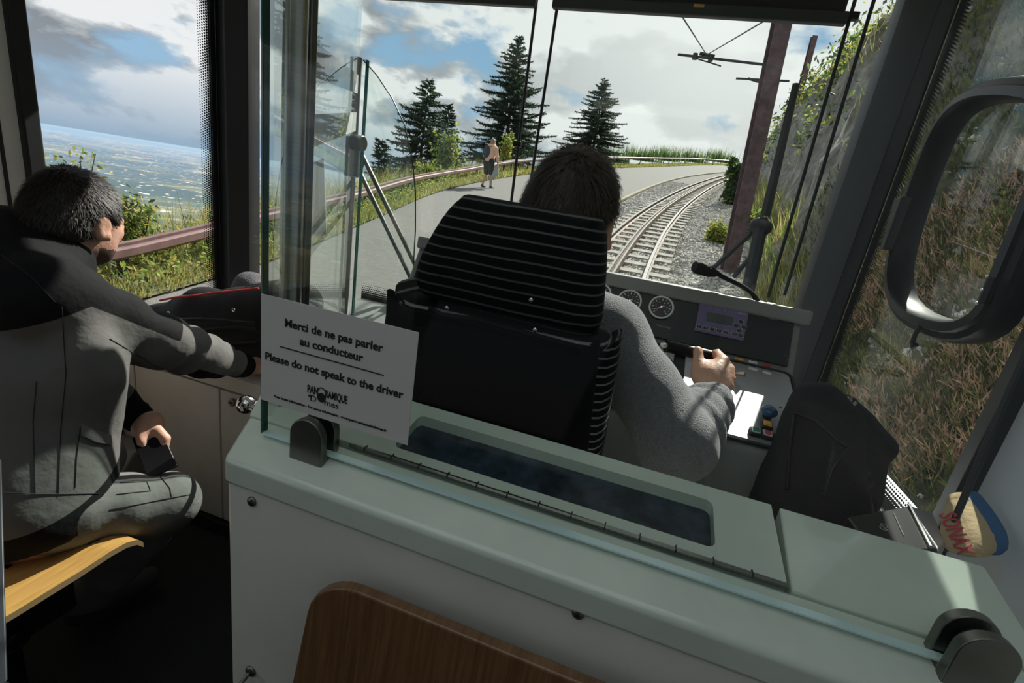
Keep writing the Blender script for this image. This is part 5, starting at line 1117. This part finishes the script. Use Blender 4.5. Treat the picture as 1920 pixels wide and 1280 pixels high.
def tree_at(px_top, px_base, y, wpx, label, seed, name='spruce', dz=-.8):
    tp = at(*px_top, y=y); bs = at(*px_base, y=y); z0 = bs[2]+dz; conifer(name, (bs[0]-(tp[0]-bs[0])*0, y, z0), tp[2]-z0, wpx/2/FPX*np.linalg.norm(tp-CAM)/np.linalg.norm(ray(*px_top)), label, seed, tp[0]-bs[0])
tree_at((805, 150), (785, 318), 19, 200, 'dark spruce standing left of the walker behind the guard rail', 3)
tree_at((843, 195), (832, 300), 23, 90, 'small thin spruce close behind the left dark spruce', 5)
tree_at((975, 66), (945, 300), 28, 235, 'tallest spruce with a pointed top behind the walker', 8)
tree_at((1134, 147), (1112, 285), 42, 165, 'lone spruce standing right of the tallest one by the road bend', 13)
tree_at((712, 262), (735, 330), 16.5, 90, 'low young spruce left of the dark spruce', 21)

# ---- shrubs, weeds, grass
def leaves(cs, n, size, r, ell=None):
    cs = np.asarray(cs); k = r.integers(0, len(cs), n); p = cs[k, :3]+r.normal(size=(n, 3))*cs[k, 3:4]*(.55 if ell is None else ell)
    d = r.normal(size=(n, 3)); d /= np.linalg.norm(d, axis=1)[:, None]; e = np.cross(d, r.normal(size=(n, 3))); e /= np.linalg.norm(e, axis=1)[:, None]; s_ = (size*(.6+.8*r.random(n)))[:, None]
    a, b_, c, f_ = p-d*s_, p+e*s_*.45, p+d*s_, p-e*s_*.45; return np.concatenate([np.stack([a, b_, c], 1), np.stack([a, c, f_], 1)])
def shrub(base, h_, w, label, seed, n=900, size=.05, ms=('leaf', 'leaf_yellow', 'leaf_dark'), p=(.6, .2, .2), group='leafy shrubs along the guard rail', name='shrub', cat='shrub'):
    r = np.random.default_rng(seed); t = thing(name, base, label, cat, group); b0 = np.array(base); cs = []; st_ = MB()
    for k in range(9):
        a = r.random()*6.3; tip = b0+np.array((math.cos(a)*w*.5*r.random(), math.sin(a)*w*.5*r.random(), h_*(.55+.45*r.random()))); st_.tube([b0, (b0+tip)/2+np.array((math.cos(a)*w*.1, 0, 0)), tip], [.012, .009, .004], 5)
        for u in np.linspace(.35, 1, 5): cs.append((*(b0+(tip-b0)*u), w*.26*(1.15-u*.6)))
    st_.build('stems', 'bark', t); V = leaves(cs, n, size, r); f_ = tris('leaves', V, list(ms), t, np.tile(r.choice(len(ms), n, p=p), 2)); f_['kind'] = 'stuff'
def shrub_at(px, py, y, hpx, wpx, label, seed, **k):
    b_ = at(px, py, y=y); s_ = np.linalg.norm(b_-CAM)/np.linalg.norm(ray(px, py))/FPX; shrub(tuple(b_), hpx*s_, wpx*s_, label, seed, **k)
shrub_at(838, 328, 17.5, 75, 70, 'bright yellow green shrub left of the walker behind the beam', 31, n=1300, size=.07)
shrub_at(800, 345, 15.5, 40, 50, 'low green shrub behind the beam near its reflector post', 32, n=600, size=.06)
shrub_at(945, 312, 24, 62, 40, 'yellowish leafy sapling right of the walker', 33, n=700, size=.075, p=(.4, .5, .1))
shrub_at(250, 470, 4.4, 95, 110, 'brown and green bush in front of the seated man behind the beam', 34, n=1500, size=.035, p=(.35, .35, .3))
shrub_at(150, 480, 4.0, 185, 130, 'tall thin bramble rising above the head of the seated man', 35, n=700, size=.03, p=(.3, .5, .2))
shrub_at(440, 400, 6.5, 50, 60, 'small dark bush at the left window edge beyond the beam', 36, n=600, size=.04, p=(.2, .2, .6))
shrub_at(1365, 395, 24, 85, 45, 'dark young spruce bush at the foot of the steel mast', 37, n=1500, size=.14, ms=('leaf_dark', 'leaf', 'needles_tip'), group='bushes at the foot of the rock face')
shrub_at(1340, 470, 13.5, 50, 60, 'yellow green weedy bush beside the ballast', 38, n=1400, size=.06, p=(.4, .5, .1), group='bushes at the foot of the rock face')
shrub_at(1400, 450, 11.5, 60, 60, 'bushy green growth right of the steel mast base', 39, n=1400, size=.06, group='bushes at the foot of the rock face')
# broom clumps along the far rail
for i, (px, w_) in enumerate(((905, 60), (1100, 60), (1140, 55), (1200, 55), (1245, 45), (1290, 50), (1345, 45))):
    r = np.random.default_rng(60+i); y = (23, 41, 45, 57, 66, 77, 95)[i]; b_ = at(px, (318, 292, 292, 292, 293, 296, 298)[i], y=y); s_ = np.linalg.norm(b_-CAM)/np.linalg.norm(ray(px, 292))/FPX
    lab = ('green broom tuft right behind the walker', 'green broom clump below the lone spruce', 'broom clump just right of the lone spruce', 'low broom clump above the middle of the far rail', 'spiky broom tuft second before the bend end', 'spiky broom tuft above the far rail, third from its end', 'last broom tuft on the far rail before the mast')[i]
    t = thing('broom_clump', tuple(b_), lab, 'shrub', 'broom clumps along the road bend'); n = 420
    p0 = b_+np.stack([r.normal(size=n)*w_*.33*s_, r.normal(size=n)*.4, -.45*np.ones(n)], 1); tip = p0+np.stack([r.normal(size=n)*.25, r.normal(size=n)*.25, (.3+.9*r.random(n))*24*s_], 1); w = np.stack([.035*np.ones(n), np.zeros(n), np.zeros(n)], 1)
    tris('twigs', np.stack([p0-w, p0+w, tip], 1), ['grass_green', 'leaf_dark'], t, r.integers(0, 2, n))['kind'] = 'stuff'
def blades(name, pos, hmin, hmax, wid, ms, label, cat='grass', lean=.35, up=None, p=None):
    n = len(pos); h_ = rng.uniform(hmin, hmax, n)[:, None]; a = rng.random(n)*6.283; w = np.stack([np.cos(a), np.sin(a), 0*a], 1)*wid; d = rng.normal(size=(n, 3))*lean; d[:, 2] = np.abs(d[:, 2])*.3+1
    if up is not None: d = d+up
    d /= np.linalg.norm(d, axis=1)[:, None]; tip = pos+d*h_; return tag(tris(name, np.stack([pos-w, pos+w, tip], 1), list(ms), None, rng.choice(len(ms), n, p=p)), label, cat, kind='stuff')
def vpos(n, y0, y1, d0, d1, pw=1.3):
    y = y0+(y1-y0)*rng.random(n)**pw; d = d0+(d1-d0)*rng.random(n); x = GX(y)+.05-d; z = zg(y)+.02-np.where(d < 2.2, 0, .75*(d-2.2)); return np.stack([x, y, z], 1)
blades('verge_grass', vpos(26000, 1.5, 20, -.02, 1.5), .04, .20, .010, ('grass', 'grass_dry', 'grass_green'), 'yellow green grass on the verge below the guard rail', p=(.4, .35, .25))
blades('far_verge_grass', vpos(16000, 18, 90, -.05, 1.3, 1.2), .05, .26, .03, ('grass', 'grass_dry', 'grass_green'), 'grass on the far verge along the road bend', p=(.45, .35, .2))
blades('tall_weeds', vpos(5000, 1.5, 26, .9, 3.2), .2, .75, .008, ('grass_dry', 'grass', 'leaf_dark'), 'tall dry weeds standing behind the guard rail', p=(.45, .35, .2))
r_ = np.random.default_rng(77); vp = vpos(4200, 2, 16, .1, 1.7); vp[:, 2] += .05+.22*r_.random(len(vp))
tag(tris('verge_leaves', leaves(np.concatenate([vp, .06*np.ones((len(vp), 1))], 1), 9000, .035, r_), ['leaf', 'leaf_yellow', 'leaf_dark', 'leaf_red'], None, np.tile(r_.choice(4, 9000, p=(.5, .28, .2, .02)), 2)), 'small leafy weeds among the verge grass', 'weeds', kind='stuff')
# heather and grass on the hillside
from_h = HP.reshape(-1, 3); ny, ndn = len(YH), len(DS)
def hpos(n, y0, y1, d0, d1, keep=None):
    y = rng.uniform(y0, y1, n); d = rng.uniform(d0, d1, n); iy = np.clip(np.interp(y, YH, np.arange(ny)), 0, ny-1.001); idd = np.clip(np.interp(d, DS, np.arange(ndn)), 0, ndn-1.001)
    i0, j0 = iy.astype(int), idd.astype(int); fy, fd = (iy-i0)[:, None], (idd-j0)[:, None]
    p = HP[i0, j0]*(1-fy)*(1-fd)+HP[i0+1, j0]*fy*(1-fd)+HP[i0, j0+1]*(1-fy)*fd+HP[i0+1, j0+1]*fy*fd
    if keep is not None: p = p[keep(p)]
    return p
clump = lambda f_, s_, th: (lambda p: nz(p, f_, s_) > th)
out = np.array((-.55, 0, .1))
def sprigs(name, pos, hmin, hmax, ms, label, p, seed):
    r = np.random.default_rng(seed); n = len(pos); k = 5; d0 = r.normal(size=(n, 3))*.35+np.array((-.45, 0, 1)); d0 /= np.linalg.norm(d0, axis=1)[:, None]; h_ = r.uniform(hmin, hmax, n)
    V = []; c = r.choice(len(ms), n, p=p)
    for j in range(k):
        u = .25+.75*j/k; q = pos+d0*(h_*u)[:, None]; s_ = r.normal(size=(n, 3)); s_ /= np.linalg.norm(s_, axis=1)[:, None]; l = (.03+.02*r.random(n))[:, None]; V.append(np.stack([q-d0*l*.6-s_*.008, q-d0*l*.6+s_*.008, q+d0*l+s_*l*.7], 1))
    w = np.stack([np.full(n, .003), np.full(n, .003), np.zeros(n)], 1); V.append(np.stack([pos-w, pos+w, pos+d0*h_[:, None]], 1))
    return tag(tris(name, np.concatenate(V), list(ms), None, np.concatenate([np.tile(c, k), np.full(n, 0)])), label, 'heather', kind='stuff')
sprigs('heather', hpos(22000, .2, 6.0, .2, 2.6, clump(2.2, 31, -.03)), .10, .26, ('heather_green', 'heather', 'grass_dry'), 'faded brownish pink heather on the slope beside the cab', (.25, .6, .15), 5)
sprigs('green_heather', hpos(16000, -.5, 8, .1, 3.2, clump(2.0, 33, -.15)), .06, .20, ('heather_green', 'leaf_dark', 'grass'), 'dull green heather tufts on the slope beside the cab', (.5, .3, .2), 6)
blades('slope_grass', hpos(14000, -.5, 9, .0, 3.4, clump(1.7, 35, .0)), .08, .38, .004, ('grass_dry', 'grass', 'grass_green'), 'long bent grass on the slope beside the cab', lean=.6, up=out, p=(.4, .35, .25))
blades('rock_grass', hpos(9000, 7, 40, .9, 5, clump(1.2, 36, .0)), .1, .5, .012, ('grass_dry', 'grass', 'leaf_dark'), 'grass tufts hanging over the top of the rock face', lean=.5, up=out, p=(.4, .35, .25))
blades('foot_grass', hpos(6000, 6, 30, .0, .35), .15, .6, .010, ('grass_dry', 'grass', 'grass_green'), 'grass growing at the foot of the rock face', lean=.4, up=np.array((-.3, 0, 0)), p=(.4, .35, .25))
def lv_on(name, pos, n, size, ms, p, label, seed, sp_=.10):
    r = np.random.default_rng(seed); tag(tris(name, leaves(np.concatenate([pos+np.array((-.08, 0, .06)), np.full((len(pos), 1), sp_)], 1), n, size, r, 1.), list(ms), None, np.tile(r.choice(len(ms), n, p=p), 2)), label, 'foliage', kind='stuff')
lv_on('bramble_leaves', hpos(900, 2, 12, 1.3, 3.6, clump(1.1, 41, .0)), 12000, .035, ('leaf', 'leaf_yellow', 'leaf_dark'), (.45, .25, .3), 'bramble leaves on the upper slope above the side window', 42)
lv_on('rock_ivy', hpos(500, 9, 34, .5, 3.4, clump(.9, 43, .12)), 7000, .07, ('leaf_dark', 'leaf', 'leaf_yellow'), (.45, .35, .2), 'ivy and bushes growing on the rock face', 44, .22)
stones(500, 'slope_stones', 'stone_pale', 'pale stones lying on the slope beside the cab', lambda n: hpos(n, 0, 8, .0, 1.6, clump(1.4, 51, .05)), .02, .07, cat='stones')

# ---- overhead line masts
def mast(px_b, px_t, y, w, label, name='catenary_mast', ext=1.25):
    b_, t_ = Vector(at(*px_b, y=y)), Vector(at(*px_t, y=y)); t = thing(name, tuple(b_), label, 'mast'); d = t_-b_; t_ = b_+d*ext; b_ = b_-d*.15
    ux = Vector((-.15, 1, 0)).normalized()*w/2; uy = Vector((1, .15, 0)).normalized()*w/2
    for s_ in (-1, 1): MB().add(*(lambda q: (q.v, q.f))(MB().prism([b_+ux*s_-uy, b_+ux*s_+uy, b_+ux*s_*.86+uy, b_+ux*s_*.86-uy], t_-b_))).build('flange', 'mast', t)
    MB().prism([b_-ux*.86-uy*.05, b_+ux*.86-uy*.05, b_+ux*.86+uy*.05, b_-ux*.86+uy*.05], t_-b_).build('web', 'mast', t)
    return t
m1 = mast((1372, 480), (1462, 60), 10.2, .27, 'reddish steel overhead line mast left of the rock face')
def arm(t, a, b_, y0, y1, r=.022):
    A_, B2 = Vector(at(*a, y=y0)), Vector(at(*b_, y=y1)); MB().cyl(A_, B2, r, 8).build('cantilever_arm', 'wire', t, smooth=True); return A_, B2
A_, B2 = arm(m1, (1271, 102), (1440, 122), 10.4, 10.2)
for k in (.2, .38): q = A_.lerp(B2, k); MB().cyl(q+Vector((0, 0, -.05)), q+Vector((0, 0, .05)), .045, 10).build('insulator', 'wire', m1, smooth=True)
arm(m1, (1300, 108), (1352, 124), 10.4, 10.4, .012); arm(m1, (1312, 100), (1340, 106), 10.4, 10.4, .03)
m2 = mast((1498, 180), (1527, 68), 24, .2, 'more distant mast rising above the rock face', ext=1.)
arm(m2, (1380, 147), (1480, 152), 24, 24, .04); arm(m2, (1402, 147), (1428, 155), 24, 24, .05)
for lab, a, b_, y0, y1 in (('overhead wire running down left to the nearer cantilever arm', (1272, 20), (1325, 103), 5, 10.3), ('overhead wire crossing from the blind to the cantilever arm on the right', (1432, 40), (1325, 103), 6, 10.3)):
    p0, p1 = Vector(at(*a, y=y0)), Vector(at(*b_, y=y1)); p0 = p0+(p0-p1)*.35; t = thing('overhead_wire', tuple(p1), lab, 'wire'); MB().cyl(p0, p1, .008, 6).build('wire', 'wire', t)

# ---- windscreen wipers (outside)
YW = 1.60
t = thing('windscreen_wiper', tuple(at(1425, 450, y=YW)), 'black windscreen wiper standing upright at the right of the windscreen', 'wiper')
a, b_ = Vector(at(1493, 157, y=YW)), Vector(at(1435, 405, y=YW))
MB().tube([a, a.lerp(b_, .5), b_], [.010, .013, .015], 6).build('blade', 'black', t, smooth=True)
q = Vector(at(1426, 425, y=YW)); MB().ell(q, (.034, .02, .028), 12, 8).build('pivot', 'black', t, smooth=True)
MB().cyl(q, Vector(at(1402, 545, y=YW)), .020, 8).build('mount', 'pillar', t, smooth=True)
for e in ((1335, 505), (1375, 520)): MB().cyl(Vector(at(1408+(e[0]-1335)*.25, 437+(e[0]-1335)*.8, y=YW)), Vector(at(*e, y=YW)), .0075, 6).build('arm', 'pillar', t, smooth=True)
t = thing('windscreen_wiper', tuple(at(700, 400, y=YW)), 'windscreen wiper with two grey parallel arms left of the driver', 'wiper')
q = Vector(at(674, 303, y=YW)); MB().ell(q, (.018, .018, .035), 10, 8).build('pivot', 'black', t, smooth=True)
for a, b_ in (((680, 292), (790, 520)), ((676, 325), (772, 525))): MB().cyl(Vector(at(*a, y=YW)), Vector(at(*b_, y=YW)), .0085, 8).build('arm', 'pillar', t, smooth=True)

# ---- the walker
wb = np.array(at(911, 352, g=0)); WS = 1.0
wf = axes((.25, 1, 0)); g = lambda r, f_, u: wb+r*wf[0]+f_*wf[1]+np.array((0, 0, u))
hc = g(.04, .02, 1.53); hp_, hL3 = head_prims(hc, axes((.3, 1, -.05)), .98)
hipc, shc = g(0, 0, .92), g(.02, .02, 1.36)
Lk, Lf, Rk, Rf = g(-.10, .05, .50), g(-.13, -.06, .08), g(.10, .06, .50), g(.12, .10, .08)
Re, Rh = g(.29, .02, 1.06), g(.30, .10, .86); Le, Lh = g(-.27, .04, 1.08), g(-.20, .22, 1.0)
wk = [B(hL3(0, -.02, -.08), shc, .05, .07, .03), B(shc, hipc, .13, .14, .06), B(g(.02, 0, 1.34), g(.21, .0, 1.32), .07, .06, .04), B(g(0, 0, 1.34), g(-.18, .0, 1.32), .07, .06, .04), B(g(.21, 0, 1.32), Re, .05, .042, .02), B(Re, Rh, .04, .03, .02), B(g(-.18, 0, 1.32), Le, .05, .042, .02), B(Le, Lh, .04, .03, .02), E(Rh+np.array((0, .02, -.05)), (.022, .035, .05)), E(Lh+np.array((0, .04, -.01)), (.022, .04, .035)),
  B(g(-.08, 0, .88), Lk, .095, .065, .03), B(g(.08, 0, .88), Rk, .095, .065, .03), B(Lk, Lf, .06, .04, .02), B(Rk, Rf, .06, .04, .02), B(Lf-np.array((0, 0, .03)), Lf+np.array((.05, .14, -.045)), .045, .035, .02), B(Rf-np.array((0, 0, .03)), Rf+np.array((.05, .14, -.045)), .045, .035, .02)]
for k in range(4): finger(wk, [Rh+np.array((.012*(k-1.5), .03, -.08)), Rh+np.array((.012*(k-1.5), .035, -.12))], (.011, .009))
wp_ = blob('person', hp_+wk, ['skin', 'shoe'], None, .014, matfn=lambda c: (c[:, 2] < wb[2]+.10).astype(int)); tag(wp_, 'walker in a coral top and black knee shorts on the roadside', 'person')
hair_on('hair', wp_, hc, axes((.3, 1, -.05)), 'hair_fair', .98, nape=-.05, n=1500, seed=12)
blob('shirt', [B(shc, hipc, .16, .175, .06), B(g(.02, 0, 1.33), g(.20, .0, 1.31), .09, .085, .04), B(g(0, 0, 1.33), g(-.17, .0, 1.31), .09, .085, .04), B(g(.21, 0, 1.31), Re, .075, .062, .03), B(Re, (Re+Rh)/2, .06, .052, .02), B(g(-.18, 0, 1.31), Le, .075, .062, .03), B(Le, (Le+Lh)/2, .06, .05, .02), CUT(g(0, 0, .88), (0, 0, -1)), CUT(g(0, 0, 1.455), (0, 0, 1))], 'shirt', wp_, .014, noise=[(.006, 20, 3)])
blob('shorts', [B(g(-.085, -.02, .90), Lk, .135, .085, .04), B(g(.085, -.02, .90), Rk, .135, .085, .04), CUT(g(0, 0, .45), (0, 0, -1)), CUT(g(0, 0, 1.0), (0, 0, 1))], 'shorts', wp_, .014)
bp2 = thing('daypack', tuple(g(-.02, -.2, 1.1)), 'dark blue daypack on the back of the walker', 'backpack')
blob('pack_body', [E(g(-.04, -.19, 1.19), (.125, .085, .21), axes((0, 1, 0)))], 'pack', bp2, .014); 
for s_ in (-.1, .08): MB().tube([g(s_, -.14, 1.36), g(s_, 0, 1.43), g(s_*1.1, .15, 1.33), g(s_*1.2, .12, 1.1), g(s_, -.12, 1.03)], .016, 6).build('shoulder_strap', 'pack', bp2, smooth=True)
cg = thing('carried_jacket', tuple(g(.28, .05, .5)), 'pale grey jacket hanging from the right hand of the walker', 'jacket')
blob('cloth', [B(g(.30, .06, .82), g(.24, .0, .40), .035, .085, .03, flat=((.2, 1, 0), 1.7)), B(g(.31, .08, .82), g(.33, .05, .52), .03, .07, .03)], 'coat_grey', cg, .014, noise=[(.008, 22, 4)])
